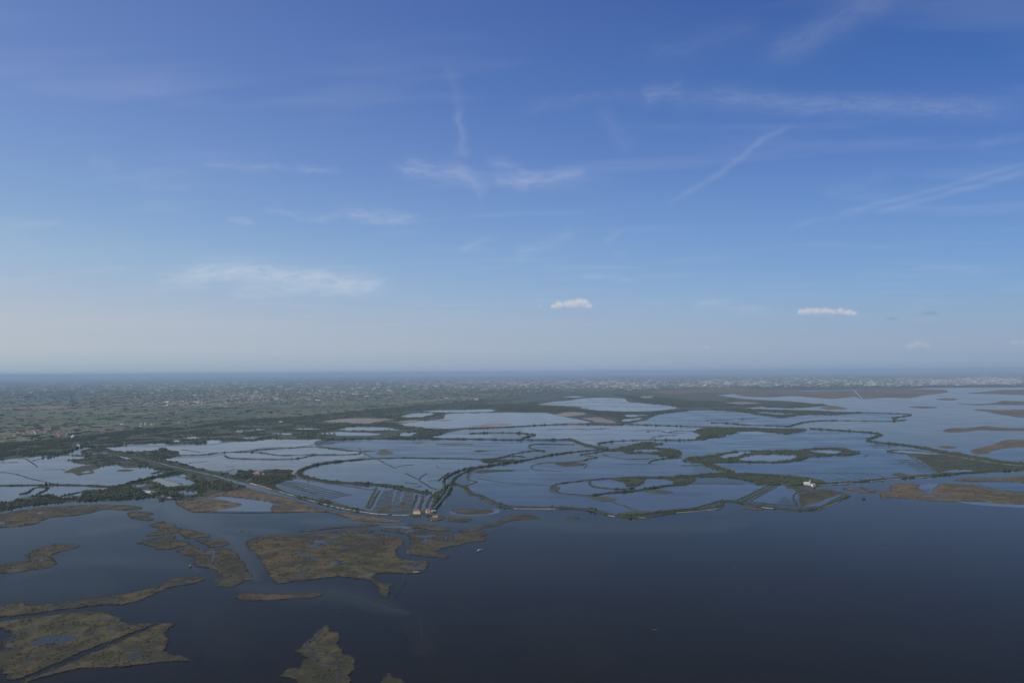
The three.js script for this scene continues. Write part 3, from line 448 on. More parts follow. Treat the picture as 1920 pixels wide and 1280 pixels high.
for (const [t, m] of [['F2 540,497 565,490 590,494 570,504 545,505', M.algae], ['F2 600,525 640,490 700,470 720,476 660,505 620,530', M.meadow], ['F2 955,578 1000,555 1040,548 1075,552 1050,580 1000,575', M.algae], ['F2 1315,545 1345,536 1370,542 1340,550', M.sand], ['Z5 1380,1045 1480,1030 1600,1050 1750,1068 1920,1078 2300,1090 2300,1100 1900,1092 1700,1078 1550,1060', M.bankBrown], ['F2 740,335 840,308 960,300 940,330 860,350 770,360', M.bank], ['F1 1430,600 1560,560 1600,590 1540,625', M.bank]]) structure(put('marsh_patch', slab(ring(t, 4, 2, .05), .56), m));
for (const t of ['Z1 1440,1080 1560,1075 1700,1062 1740,1090 Z2 80,1105 260,1125 280,1165 290,1195 0,1195 Z1 1560,1190 1800,1150 1760,1130 1640,1105', 'F2 1120,240 1290,236 1330,246 1230,258', 'F2 1590,130 1880,122 1900,150 1740,168 1600,158', 'Z5 1400,1120 1750,1132 2300,1160 2300,1185 1900,1168 1600,1150', 'F2 1290,420 1320,340 1310,305 1330,305 1345,350 1330,400']) structure(put('mud_flat', slab(ring(t, 4, 3, .03), .30), water([.075, .072, .070], .3)));

// ------------------------------------------------------------------ plants: every crown is listed first, then the largest become trees of their own
const plants = { tree: [], shrub: [], tussock: [] };
function plant(kind, x, z, y, r, h, area) { plants[kind].push({ x, z, y, r, h, area, rot: R() * 6.283, c: R() }); }
function scatter(w, dens, cb) { const [x0, x1, z0, z1] = boundsOf(w), n = Math.min(90000, dens * (x1 - x0) * (z1 - z0)); for (let i = 0; i < n; i++) { const x = lerp(x0, x1, R()), z = lerp(z0, z1, R()); if (inside(x, z, w)) cb(x, z); } }
const blocked = noTrees.map((p) => ({ p, b: boundsOf(p) }));
const free = (x, z) => !blocked.some(({ p, b }) => x > b[0] && x < b[1] && z > b[2] && z < b[3] && inside(x, z, p));
for (const { w, veg } of zones) if (veg) scatter(w, veg.d * 3.6, (x, z) => { const n = fbm(x * .012, z * .012, 3) + .5 * fbm(x * .05, z * .05, 2, N2b); if (n < lerp(.5, -.5, veg.p) || !free(x, z)) return; const h = lerp(veg.s[0], veg.s[1], R() ** 2.5) * (1 + n * .5); plant(h > 5 ? 'tree' : 'shrub', x, z, .5, h * lerp(.42, .65, R()), h, veg.tag); });

// earth banks between the ponds: [line, width, height, plants {kind, every m, rows, size}, material, gaps 0..1]
const banks = [];
function bank(text, width, h = 1.4, veg, mat = M.bank, o = {}) {
  const w = resample(path(text, 4, 2), Math.max(3, width * .5)); structure(put(o.name ?? 'earth_bank', ridge(w, width, h, 1.2), mat)); banks.push(w);
  if (veg) { const t = resample(w, veg.e); t.forEach(([x, z], i) => { for (let r = 0; r < veg.r; r++) { if (fbm(x * .008 + r * 9, z * .008, 3) < lerp(-.7, .35, veg.gap ?? .3)) continue; const [nx, nz] = normalAt(t, i), o2 = ((r + .5) / veg.r - .5) * width * .95 + (R() - .5) * 2, hh = lerp(veg.s[0], veg.s[1], R()) * (.75 + .7 * (fbm(x * .015, z * .015, 3) + .35)) * (R() < .07 ? 1.7 : 1); plant(hh > 5 ? 'tree' : 'shrub', x + nx * o2 + (R() - .5) * 2, z + nz * o2 + (R() - .5) * 2, h * .7, hh * lerp(.4, .62, R()), hh, veg.tag ?? 'bank'); } }); }
  return w;
}
const V = { thick: { e: 3.4, r: 3, s: [1.6, 4.4], gap: .22 }, hedge: { e: 3, r: 2, s: [1.4, 3.4], gap: .34 }, low: { e: 3.2, r: 1, s: [.8, 2], gap: .42 }, trees: { e: 5, r: 1, s: [3, 5.6], gap: .1 }, far: { e: 7, r: 2, s: [2.5, 6], gap: .25 }, farLow: { e: 7, r: 1, s: [2, 4], gap: .38 } };
// around the oval pond and the estates
bank('Z2 1740,800 1500,797 1300,793 1060,799 960,805', 9, 1.3, V.hedge); bank('Z2 960,805 850,815 700,830 600,850 520,875 480,903 492,925 540,945 620,958 700,970 800,980 900,985 1000,992 1100,997 1200,1010 1300,1030 1400,1050 1480,1060 1540,1050', 20, 1.8, { e: 3.6, r: 4, s: [2.2, 4.8], gap: .05 });
bank('Z2 470,950 560,960 700,985 850,1005 1000,1030 1050,1030', 9, 1, V.low, M.bankBrown); bank('Z2 985,1168 1020,1100 1060,1015', 8, 1, V.low, M.bankBrown); bank('Z2 1010,1172 1050,1100 1080,1040', 8, 1, V.low);
bank('Z2 1500,1185 1560,1110 1610,1050 1625,990 1650,950 1720,905 1800,875 1920,853 Z3 200,845 400,815 500,795 600,775 700,760 830,745 950,735 1030,730', 9, 1.8, { ...V.trees, tag: 'twin' }); bank('Z2 1480,1160 1530,1100 1570,1050 1575,1000 1570,960 1640,910 1740,875 1840,860 1920,848 Z3 150,842', 8, 1.8, { ...V.trees, tag: 'twin' });
bank('Z2 1545,1040 1600,1000 1640,985 1700,1005 1730,1005', 8, 1.2, V.thick); bank('Z2 1750,955 1745,930 1765,905 1800,892 1900,882 Z3 100,890 330,884', 8, 1.1, V.low, M.bankBrown); bank('Z2 1760,960 1815,972 1780,985 1730,1005 1735,1035', 9, 1.2, V.low, M.bankBrown);
bank('Z2 1380,960 1400,935 1440,912', 5, .8, V.low); bank('Z2 1280,908 1320,928 1370,950', 7, .8, V.low, M.bankBrown); bank('Z2 1385,965 1430,990 1480,1022 1530,1030', 7, .8, V.low, M.bankBrown); bank('Z2 1215,860 1270,850 1345,846', 9, .7, V.low, M.bankBrown); bank('Z2 1530,965 1570,930 1610,905', 5, .8, V.hedge); bank('Z2 1350,1010 1400,1008', 6, .8, V.low); bank('Z2 1280,980 1370,988', 4, .6, V.low); bank('Z2 1450,965 1540,960', 4, .6, V.low);
bank('Z2 1060,799 1110,825 1160,850 1208,872', 6, .7, V.low, M.bankBrown); bank('Z2 930,722 960,750 1010,780 1060,797', 6, .7, V.low, M.bankBrown); bank('Z2 960,745 1050,743', 6, .8, V.hedge); bank('Z2 1510,845 1530,868 1580,880 1640,880', 3, .5);
// the outer bank of the fish farms against the lagoon, its stone edge to the water
const outerA = bank('Z2 1730,1012 1745,1042 1800,1070 Z3 60,1070 150,1110 270,1160 400,1165 600,1168 800,1172 930,1185 1000,1205 1090,1228 1200,1235 1300,1238 1400,1225 1500,1205 1650,1190 Z4 0,1178 60,1172 120,1160 128,1138 150,1120 210,1115 260,1125 350,1140 450,1160 600,1175 750,1184 850,1174 920,1150 1000,1115 1080,1085', 13, 2, { e: 3.6, r: 2, s: [1.6, 3.8], gap: .18 });
bank('Z3 1120,1215 1200,1225 1350,1210 1500,1190 1680,1175 1800,1140 1880,1118 Z4 150,1110', 8, 1.2, V.hedge); bank('Z4 850,1172 920,1146 1000,1112 1085,1080 1050,1066 950,1042', 10, 1.4, V.hedge);
// middle ponds
bank('Z3 640,995 720,980 850,965 1000,950 1150,945', 8, 1.2, V.hedge); bank('Z3 640,995 620,1002 632,1040 700,1058 850,1072 930,1076', 10, 1.2, V.low); bank('Z3 655,1042 642,1008 672,1018 660,1040', 6, 1, V.low); bank('Z3 930,1076 1050,1055 1200,1045 1350,1022 1500,1000 1640,990', 10, 1.5, V.thick); bank('Z3 1640,990 1800,985 1920,988 Z4 300,990', 7, 1.1, V.low); bank('Z3 905,958 903,985 940,1010 1020,1020 1120,1028 1240,1022', 7, 1.1, V.hedge); bank('Z3 60,945 200,970 400,990 620,1000', 3, .5, V.low, M.bankBrown); bank('Z3 1060,1118 1160,1155 1260,1190', 4, .6, V.low, M.bankBrown);
bank('Z4 200,908 450,915 700,935 850,957', 6, 1, V.hedge); bank('Z3 1550,938 1640,930 1750,920 1920,910 Z4 200,908', 7, 1.2, V.thick); bank('Z3 1150,945 1350,940 1550,938', 7, 1.2, V.thick);
const outerB = bank('Z5 380,995 500,985 700,970 850,955 1000,945 1200,930 1400,912 1600,898 1800,888 1920,883 2400,868', 12, 1.8, V.thick);
bank('Z4 250,1112 370,1055 480,1002', 9, 1.2, V.low); bank('Z4 305,1117 420,1055 522,1002', 9, 1.2, V.low); bank('Z4 360,1112 450,1060 545,1010', 7, 1, V.low); bank('Z4 360,1120 500,1138 700,1152', 5, .9, V.low); bank('Z4 692,1145 672,1085 690,1055 735,1050', 6, 1, V.low); bank('Z4 735,1150 725,1100 722,1062', 6, .9, V.low);
for (const t of ['Z4 900,935 950,950 1010,962', 'Z4 930,920 990,938 1050,955', 'Z4 1000,907 1080,928 1150,945', 'Z4 1060,900 1140,920 1210,940', 'Z4 1130,897 1200,915 1260,935', 'Z4 1250,905 1290,918 1330,930']) bank(t, 5, .5, null, M.bankBrown);
bank('Z5 320,575 500,585 650,595 780,605 850,622 780,645 750,665 850,680 1000,695 1150,715', 16, 1.8, { e: 6, r: 3, s: [3, 6], gap: .05 }); bank('Z5 1150,715 1300,745 1450,770 1600,795 1750,820 1920,840 2400,905', 30, 2, { e: 5, r: 5, s: [2.5, 5], gap: .1 });
bank('Z5 700,650 760,640 790,632', 6, .8, V.low); bank('Z5 900,745 920,738 980,734', 6, 1, V.hedge); bank('Z5 1050,770 1150,830 1290,908', 5, .8, V.low, M.bankBrown); bank('Z5 725,785 755,768', 8, .7, V.low);
[['770,700 830,697', 0], ['790,710 870,706', 0], ['800,722 920,716', 0], ['840,700 940,700', 0], ['900,710 980,708', 0], ['960,812 1100,809', 0], ['990,826 1130,823', 0], ['1050,840 1160,836', 0], ['1060,853 1185,850', 0], ['1085,867 1205,864', 0], ['1105,881 1235,879', 0], ['1125,896 1250,893', 0]].forEach(([t]) => bank('Z5 ' + t, 5, .7, V.low));
// far ponds
bank('Z5 160,558 260,530 400,515 600,515 800,518 940,518 1040,508', 16, 1.8, V.far); bank('Z5 940,500 965,490 1070,475 1040,465 900,460 740,455 600,462 440,470 300,468', 16, 1.8, V.far); bank('Z5 950,518 965,492', 14, 1.5, V.far); bank('Z3 1640,513 1750,515 1830,510 Z4 100,510 250,505 390,498', 9, 1.2, V.farLow); bank('Z4 60,530 200,535 330,548 500,552 640,558', 14, 1.3, V.far);
bank('Z3 1180,540 1400,550 1600,555 1920,565 Z4 600,575 760,578', 18, 1.8, V.far); bank('Z3 0,577 300,562 500,550 700,542 900,542 1100,547 1165,540', 15, 1.8, V.far); bank('Z3 970,685 1100,670 1250,662 1400,660 1600,660 1750,655 1800,642 1920,630 Z4 150,618 250,605', 12, 1.6, V.far); bank('Z3 965,682 975,700 1000,712 1045,722', 9, 1.2, V.farLow);
bank('Z3 760,655 850,690 950,715 1030,730', 28, 1.6, { e: 6, r: 4, s: [2.5, 5], gap: .1 }); bank('Z2 640,653 800,655 1000,650 1300,650 1600,652 1920,655 Z3 200,658 400,660 600,660 760,655', 13, 1.7, { e: 6, r: 2, s: [3.5, 7], gap: .08 }); bank('Z3 390,652 440,635 490,622 400,610 200,605 0,612', 12, 1.5, V.far);
bank('Z3 570,745 470,725 450,705 480,692 600,690 790,693', 8, 1.2, V.hedge); bank('Z3 -40,802 100,802 220,795 330,765 440,745 560,738', 8, 1.2, V.hedge); bank('Z3 480,845 600,828 720,828 850,815 900,800 960,788 870,775', 9, 1.2, V.farLow); bank('Z3 860,870 885,850 870,838', 4, .6, V.low); bank('Z3 480,848 465,862 490,882 560,888 690,892', 5, .7, V.low); bank('Z3 250,790 300,785 370,780 420,790', 7, .9, V.hedge); bank('Z3 590,580 760,575 900,578 1060,572', 5, .8, V.farLow); bank('Z3 1330,598 1420,592 1500,605 1620,608', 8, .9, V.farLow); bank('Z3 1360,655 1380,640 1450,628 1560,622', 6, .8, V.farLow); bank('Z3 1500,600 1600,590 1760,595 1920,590', 10, 1.1, V.farLow); bank('Z3 1350,832 1370,815 1450,800 1590,790', 6, .9, V.hedge); bank('Z3 1000,765 1080,790 1200,802 1350,800', 5, .8, V.low); bank('Z3 1220,802 1400,795', 5, .7, V.low); bank('Z3 1590,850 1700,850 1820,850', 5, .8, V.low); bank('Z3 830,770 900,760 1000,745 1030,735', 8, 1.2, V.hedge); bank('Z3 1740,640 1800,632 1920,622', 12, 1.5, V.far);
bank('Z4 0,785 100,770 250,746', 9, 1.3, V.thick); bank('Z4 100,826 250,823 400,826 550,829 650,820 720,806 780,787', 10, 1.4, V.thick); bank('Z4 1000,776 1130,766 1165,752', 10, 1.4, V.thick); bank('Z4 380,760 300,770 250,790 180,800', 9, 1.2, V.thick); bank('Z4 0,860 60,868 150,900 240,908', 8, 1, V.low, M.bankBrown);
for (const t of ['Z3 540,390 700,384 880,376 1080,378 1240,382', 'Z3 800,408 1000,404 1250,410 1480,408', 'Z3 880,362 1000,358 1160,362', 'Z3 640,398 760,402 900,424']) bank(t, 9, 1.2, V.farLow);
// left ponds
bank('Z1 -300,1005 0,1003 200,1000 430,997 600,1000 860,1013', 11, 1.5, V.thick); bank('Z1 870,1014 980,985 1100,955 1200,930 1300,910 1350,903', 13, 1.9, { e: 4, r: 3, s: [3, 6.5], gap: .02, tag: 'river' }); bank('Z1 0,902 60,905 150,925 250,955 350,975 430,995', 4, .7, V.low); bank('Z1 -100,830 60,828 130,825', 7, .9, V.low); bank('Z1 130,800 190,800 215,815 280,862', 5, .7, V.low); bank('Z1 240,815 330,790 390,765', 7, .8, V.low); bank('Z1 320,882 420,880 490,882', 4, .6, V.low); bank('Z1 1130,912 1200,898', 6, .8, V.hedge);
bank('Z1 140,1068 200,1055 270,1015 360,1015', 8, 1, V.hedge); bank('Z1 280,1065 330,1040 360,1018', 8, 1, V.hedge); bank('Z1 450,1080 560,1060 630,1040 700,1035', 7, 1, V.hedge); bank('Z1 380,1090 440,1085 500,1078 600,1085', 7, 1, V.low);
bank('Z1 1200,800 1330,776 1500,770 1560,765 1640,755 1780,748 1920,740 Z2 150,737 350,722 500,715 620,708', 8, 1.2, V.hedge); bank('Z1 1680,775 1720,795 1850,802 Z2 60,800 250,805 420,803 480,797', 8, 1.2, V.hedge); bank('Z2 480,797 620,772 800,770 930,765 930,745 800,735 620,710', 8, 1.2, V.hedge); bank('Z2 0,752 200,755 330,775 480,772 620,768', 8, 1.1, V.hedge); bank('Z2 470,712 560,700 640,680 700,668', 6, .9, V.low); bank('Z1 1410,832 1480,828 1550,820', 7, .7, V.low); bank('Z1 1680,862 1760,858', 6, .6, V.low); bank('Z1 1700,893 1760,880 1830,890 1920,888', 8, .8, V.low, M.bankBrown); bank('Z1 1350,730 1420,738 1500,752', 7, .8, V.low);
for (const t of ['Z1 800,752 1000,782 1150,813 1290,847 1430,876 1600,913 1790,962 1900,985', 'Z1 860,770 960,788 1100,819 1240,855 1400,891 1600,938 1720,978 1830,1010']) bank(t, 9, 1.4, { e: 3.2, r: 2, s: [1.2, 3], gap: .15 }, M.bank);
// long straight bank of the river island with its pale stone walk
const walk = path('Z2 160,930 92,970 200,1007 400,1066 600,1122 800,1172 1000,1206 1150,1220', 4);
structure(put('stone_walk', ridge(resample(walk, 6), 3.2, 1.35, .6), M.stone));
structure(put('stone_quay', ridge(resample(path('Z2 1180,1222 1250,1224 1310,1221', 4), 5), 4.5, 1.1, .4), M.stone));
for (const t of ['Z3 1550,1204 1650,1196 1750,1186 1868,1170', 'Z4 430,1163 520,1172', 'Z4 850,1180 920,1156 1000,1121 1020,1110', 'Z4 20,1184 70,1180 120,1168', 'Z5 378,998 500,989 640,978', 'Z5 760,969 870,957 1000,949', 'Z5 1100,941 1220,932', 'Z3 330,1171 500,1173 650,1174', 'Z3 1040,1222 1090,1232', 'Z3 1270,1240 1320,1240']) structure(put('stone_revetment', ridge(resample(path(t, 4), 6).map(([x, z]) => [x, z + 5]), 2.2, 1.1, .5), M.stone));
structure(put('track', ridge(resample(path('Z5 1290,765 1450,790 1600,815 1750,838 1920,852', 4), 8), 4, .95, .5), M.stone));
// combs of narrow breeding channels
{
  const a0 = tr('Z2 320,990')[0], a1 = tr('Z2 700,1098')[0], b0 = tr('Z2 470,968')[0], b1 = tr('Z2 872,1068')[0];
  for (let i = 0; i < 15; i++) { const t = i / 14, L = [lerp(a0[0], a1[0], t), lerp(a0[1], a1[1], t)], Q = [lerp(b0[0], b1[0], t), lerp(b0[1], b1[1], t)]; L[0] += 6 * R(); bank([L, [(L[0] + Q[0]) / 2, (L[1] + Q[1]) / 2 - .4], Q], 5.5, .9, null, M.bank, { name: 'pond_ridge' }); }
  for (const [x0, x1, y0, y1, lean, n] of [[1112, 1195, 1038, 1195, -85, 17], [1215, 1245, 1040, 1120, -25, 7], [1272, 1342, 1038, 1200, -45, 17], [1120, 1280, 1130, 1198, -60, 7]]) for (let i = 0; i < n; i++) { const t = i / (n - 1), y = lerp(y0, y1, t), xa = x0 + lean * t; bank(tr(`Z2 ${xa},${y + 5} ${(xa + x1 + lean * t * .4) / 2},${y + 1} ${x1 + lean * t * .4},${y - 4}`), 5.5, 1, null, M.bankBrown, { name: 'pond_ridge' }); }
  for (const t of ['Z2 1368,1070 1350,1120 1330,1170', 'Z2 1415,1078 1400,1130 1385,1175', 'Z2 1480,1075 1450,1130 1440,1165']) bank(t, 8, 1.1, { ...V.low, gap: .1 });
  bank('Z2 1385,1078 1430,1078', 4, .8, V.low);
  for (let i = 0; i < 9; i++) { const y = 803 - i * 9; bank(tr(`Z1 ${-40},${y + 8} ${180},${y - 14} ${430 - i * 6},${y - 36}`), 9, .9, V.low, M.bank, { name: 'pond_ridge' }); }
  for (const t of ['Z2 600,610 610,625', 'Z2 640,606 648,624', 'Z2 672,606 682,622', 'Z2 705,605 716,622', 'Z2 740,604 752,622']) bank(t, 12, 1.2, V.farLow);
}
// woods along the mainland canal and in its wet margin
{
  const band = []; for (let px = -250; px <= 1750; px += 10) band.push([px, canalY(px)]);
  const inMain = shore.map(([a, b]) => gp(a, b)), big = [...inMain, [130000, -150000], [-130000, -150000]];
  for (let i = 0; i < 60000; i++) {
    const px = lerp(-150, 1560, R()), cy = canalY(px), py = cy + Math.pow(R(), 1.15) * (px < 1000 ? 44 : 34) - 3, [x, z] = gp(px, py);
    if (-z > 12500) continue;
    const n = fbm(x * .0035, z * .0035, 3) + .4 * fbm(x * .015, z * .015, 2), edge = Math.exp(-((py - cy - 1) ** 2) / 10);
    if (n + edge * .55 < .02 || !inside(x, z, big) || !free(x, z)) continue;
    const h = lerp(3, 8, R()) * (1 + edge * .25); plant('tree', x, z, .6, h * lerp(.5, .85, R()), h, 'margin');
  }
  for (const t of ['Z1 330,795 500,750 640,690 560,640 700,640 800,620 1200,600', 'Z2 440,540 900,480 1400,430']) resample(path(t, 4), 9).forEach(([x, z]) => { const h = lerp(5, 10, R()); plant('tree', x + (R() - .5) * 22, z + (R() - .5) * 22, .6, h * .6, h, 'margin'); });
}
for (const t of ['Z3 860,430 1100,447 1300,452 1560,430 1640,440 1450,462 1320,500 1180,530 1130,515 1080,490 900,465', 'Z2 1290,600 1480,575 1600,590 1500,640 1300,645 1180,650 1180,632', 'Z3 1080,320 1300,330 1500,348 1900,375 1900,405 1560,412 1320,380 1190,345', 'Z3 200,420 480,400 800,425 860,450 640,452 300,448', 'Z3 0,395 280,392 480,372 500,392 200,412 0,425', 'Z2 1000,480 1240,470 1500,450 1600,445 1400,500 1200,500', 'Z2 560,540 760,545 1200,540 1240,560 1000,555 760,580 640,600 500,600', 'Z4 0,368 300,398 560,398 830,390 920,395 700,418 400,410 0,402']) scatter(ring(t), .004, (x, z) => { if (fbm(x * .006, z * .006, 3) < -.08 || !free(x, z)) return; const h = lerp(3, 8, R()); plant('tree', x, z, .6, h * lerp(.55, .9, R()), h, 'margin'); });
// groves that belong to the estates
const grove = (text, dens, s, area, y = .6) => scatter(ring(text), dens, (x, z) => { const h = lerp(s[0], s[1], R()); plant('tree', x, z, y, h * lerp(.42, .6, R()), h, area); });
grove('Z1 1170,1045 1260,1060 1340,1075 1335,1092 1260,1085 1180,1075', .016, [6, 10], 'cottage'); grove('Z1 620,1060 780,1040 880,1030 1000,1045 1080,1075 1000,1090 800,1098 640,1090', .02, [5, 9], 'riverwood'); grove('Z1 1150,1015 1300,1020 1500,995 1650,985 1750,1000 1600,1035 1400,1040 1200,1035', .006, [4, 8], 'garden');
grove('Z2 150,940 240,935 420,930 400,950 300,985 260,1000 200,985 130,962', .011, [5, 8], 'pinkwood'); grove('Z2 0,925 60,915 130,915 130,940 60,940', .016, [5, 8], 'pinkwood'); grove('Z4 620,1000 700,990 750,985 740,1000 660,1008', .04, [5, 9], 'villa', .6); grove('Z4 740,965 860,968 900,985 860,992 780,975', .035, [5, 8], 'villa', .6); grove('Z2 1490,1075 1530,1060 1520,1110 1500,1130', .03, [5, 8], 'twin'); grove('Z1 1190,733 1215,727 1250,733 1230,740', .02, [7, 10], 'river');
grove('Z2 240,885 430,888 400,905 280,905', .005, [3, 6], 'pinkwood');

// marsh vegetation: low cushions of salt plants, more than anyone could count
for (const { w, mat } of islands) {
  if (mat === M.marshFar) continue;
  const [x0, x1, z0, z1] = boundsOf(w), d = -(z0 + z1) / 2; if (d > 3600) continue;
  const dens = .05 * Math.min(1, (1500 / d) ** 1.5);
  scatter(w, dens, (x, z) => { if (Math.abs(x) > -z * .7 + 80) return; const n = fbm(x * .02, z * .02, 3) + .5 * fbm(x * .09, z * .09, 2, N2b); if (n < -.02) return; const r = lerp(.7, 2.2, R() * R()) * (1 + n); plant('tussock', x, z, .42, r, r * lerp(.3, .55, R()), 'marsh'); });
  const e = resample([...w, w[0]], Math.max(2.2, d / 900)); e.forEach(([x, z]) => { if (Math.abs(x) > -z * .7 + 80 || fbm(x * .03, z * .03, 2) < -.12) return; const r = lerp(.8, 1.8, R()); plant('tussock', x + (R() - .5) * 3, z + (R() - .5) * 3, .25, r, r * .6, 'marsh'); });
}

// ---- crown shapes
function lump(seed, detail, lobes, squash = 1) {                 // an uneven crown of several leafy masses, base at 0, about 1 high and 1 in radius
  const r = rng(seed), parts = [], n = createNoise2D(rng(seed + 1));
  for (let i = 0; i < lobes; i++) {
    const g = new THREE.IcosahedronGeometry(1, detail), p = g.attributes.position, s = lobes === 1 ? 1 : lerp(.42, .66, r()), a = i / lobes * 6.283 + r(), q = lobes === 1 ? 0 : lerp(.2, .52, r()), cy = lobes === 1 ? .5 : lerp(.36, .68, r());
    for (let k = 0; k < p.count; k++) { const x = p.getX(k), y = p.getY(k), z = p.getZ(k), f = 1 + .34 * n(x * 2.1 + y, z * 2.1 + y * 1.7) + .18 * n(x * 5 + 7, z * 5 + y * 4); p.setXYZ(k, (x * s * f) + Math.cos(a) * q, Math.max(.02, cy + y * s * .62 * f * squash), (z * s * f) + Math.sin(a) * q); }
    g.deleteAttribute('uv'); g.computeVertexNormals(); parts.push(g);
  }
  return mergeGeometries(parts);
}
const leafMat = std({ color: 0xffffff }), crownTone = (c, dry = 0) => { const a = mix3([.026, .042, .013], [.066, .080, .022], c); return mix3(a.map((v) => v * 1.08), [.12, .10, .035], dry); };
function copies(name, list, geo, mat, tone, label, category) {
  const im = new THREE.InstancedMesh(geo, mat, list.length), o = new THREE.Object3D(), col = new THREE.Color();
  list.forEach((p, i) => { o.position.set(p.x, p.y, p.z); o.rotation.set(0, p.rot, 0); o.scale.set(p.r * (p.lx ?? 1), p.h, p.r * (p.lz ?? 1)); o.updateMatrix(); im.setMatrixAt(i, o.matrix); im.setColorAt(i, col.setRGB(...tone(p))); });
  im.name = name; im.castShadow = im.receiveShadow = true; im.userData.kind = 'stuff'; im.userData.label = label; im.userData.category = category; scene.add(im); return im;
}
const areaLabels = {
  cottage: ['dark tree behind the cream cottage at the river mouth', 'trees around the cream cottage at the river mouth'], riverwood: ['dark tree in the dense wood on the river bank left of the cream cottage', 'trees of the dense river-bank wood'], garden: ['round tree in the triangular garden of small ponds', 'trees in the triangular garden'],
  pinkwood: ['dark tree in the grove around the pink-roofed house', 'trees around the pink-roofed house'], villa: ['dark tree beside the white villa on the water', 'trees beside the white villa'], twin: ['tree in the double row on the twin banks behind the red-roofed fishing lodge', 'double row of trees on the twin banks'], river: ['tree on the wooded banks of the straight river', 'trees on the banks of the straight river'], island: ['low tree on a scrubby island between fish ponds', 'trees on the pond islands'], bank: ['tree on an earth bank between fish ponds', 'trees on the earth banks'], margin: ['tree in the wet woods along the mainland canal', 'trees of the mainland canal woods'], far: ['tree on the far pond banks', 'trees on the far pond banks'],
};
{
  const px = (p) => p.h * FOC / Math.hypot(p.x, p.z), inFrame = (p) => { const [a, b] = toPix(p.x, 3, p.z); return a > 4 && a < 1916 && b < 1276; };
  const pref = new Set(['cottage', 'riverwood', 'garden', 'pinkwood', 'villa', 'twin']);
  const cand = plants.tree.filter((p) => p.h > 4 && inFrame(p)).sort((a, b) => px(b) * (pref.has(b.area) ? 1.3 : 1) - px(a) * (pref.has(a.area) ? 1.3 : 1)).slice(0, 300), own = new Set(cand);
  const shapes = [lump(11, 1, 6), lump(23, 1, 7), lump(37, 1, 5)], tones = [0, .3, .6, .95].map((c) => std({ color: new THREE.Color().setRGB(...crownTone(c)) })), bark = std({ color: new THREE.Color().setRGB(.09, .07, .05) });
  const trunkGeo = (() => { const t = new THREE.CylinderGeometry(.045, .085, .5, 6); t.translate(0, .25, 0); const limbs = [0, 2.1, 4.2].map((a) => { const l = new THREE.CylinderGeometry(.02, .04, .4, 5); l.translate(0, .2, 0); l.rotateZ(-.6); l.rotateY(a); l.translate(0, .34, 0); return l; }); return mergeGeometries([t, ...limbs]); })();
  for (const p of cand) {
    const g = new THREE.Group(); g.name = nameOf('broadleaf_tree'); g.position.set(p.x, p.y - .1, p.z); g.rotation.y = p.rot;
    const tk = put('trunk', trunkGeo, bark, g); tk.scale.set(p.h, p.h, p.h);
    const cr = put('crown', shapes[Math.floor(p.c * 2.999)], tones[Math.floor(p.rot * 7) % 4], g); cr.scale.set(p.r, p.h * .86, p.r); cr.position.y = p.h * .14;
    const [l, gr] = areaLabels[p.area]; tag(g, l, 'tree', gr); scene.add(g);
  }
  copies('bank_trees', plants.tree.filter((p) => !own.has(p)), lump(51, 1, 4), leafMat, (p) => crownTone(p.c * .9), 'dark trees massed on the banks and in the wet woods', 'trees');
  copies('bank_scrub', plants.shrub, lump(67, 1, 2), leafMat, (p) => crownTone(.25 + p.c * .75, .25 * p.c), 'low green scrub growing along the earth banks', 'scrub');
  copies('salt_marsh_plants', plants.tussock, lump(83, 1, 1), leafMat, (p) => mix3(mix3([.054, .049, .013], [.088, .062, .020], p.c), [.026, .029, .009], p.rot / 6.283 * .7), 'low cushions of olive and brown salt marsh plants', 'marsh plants');
}

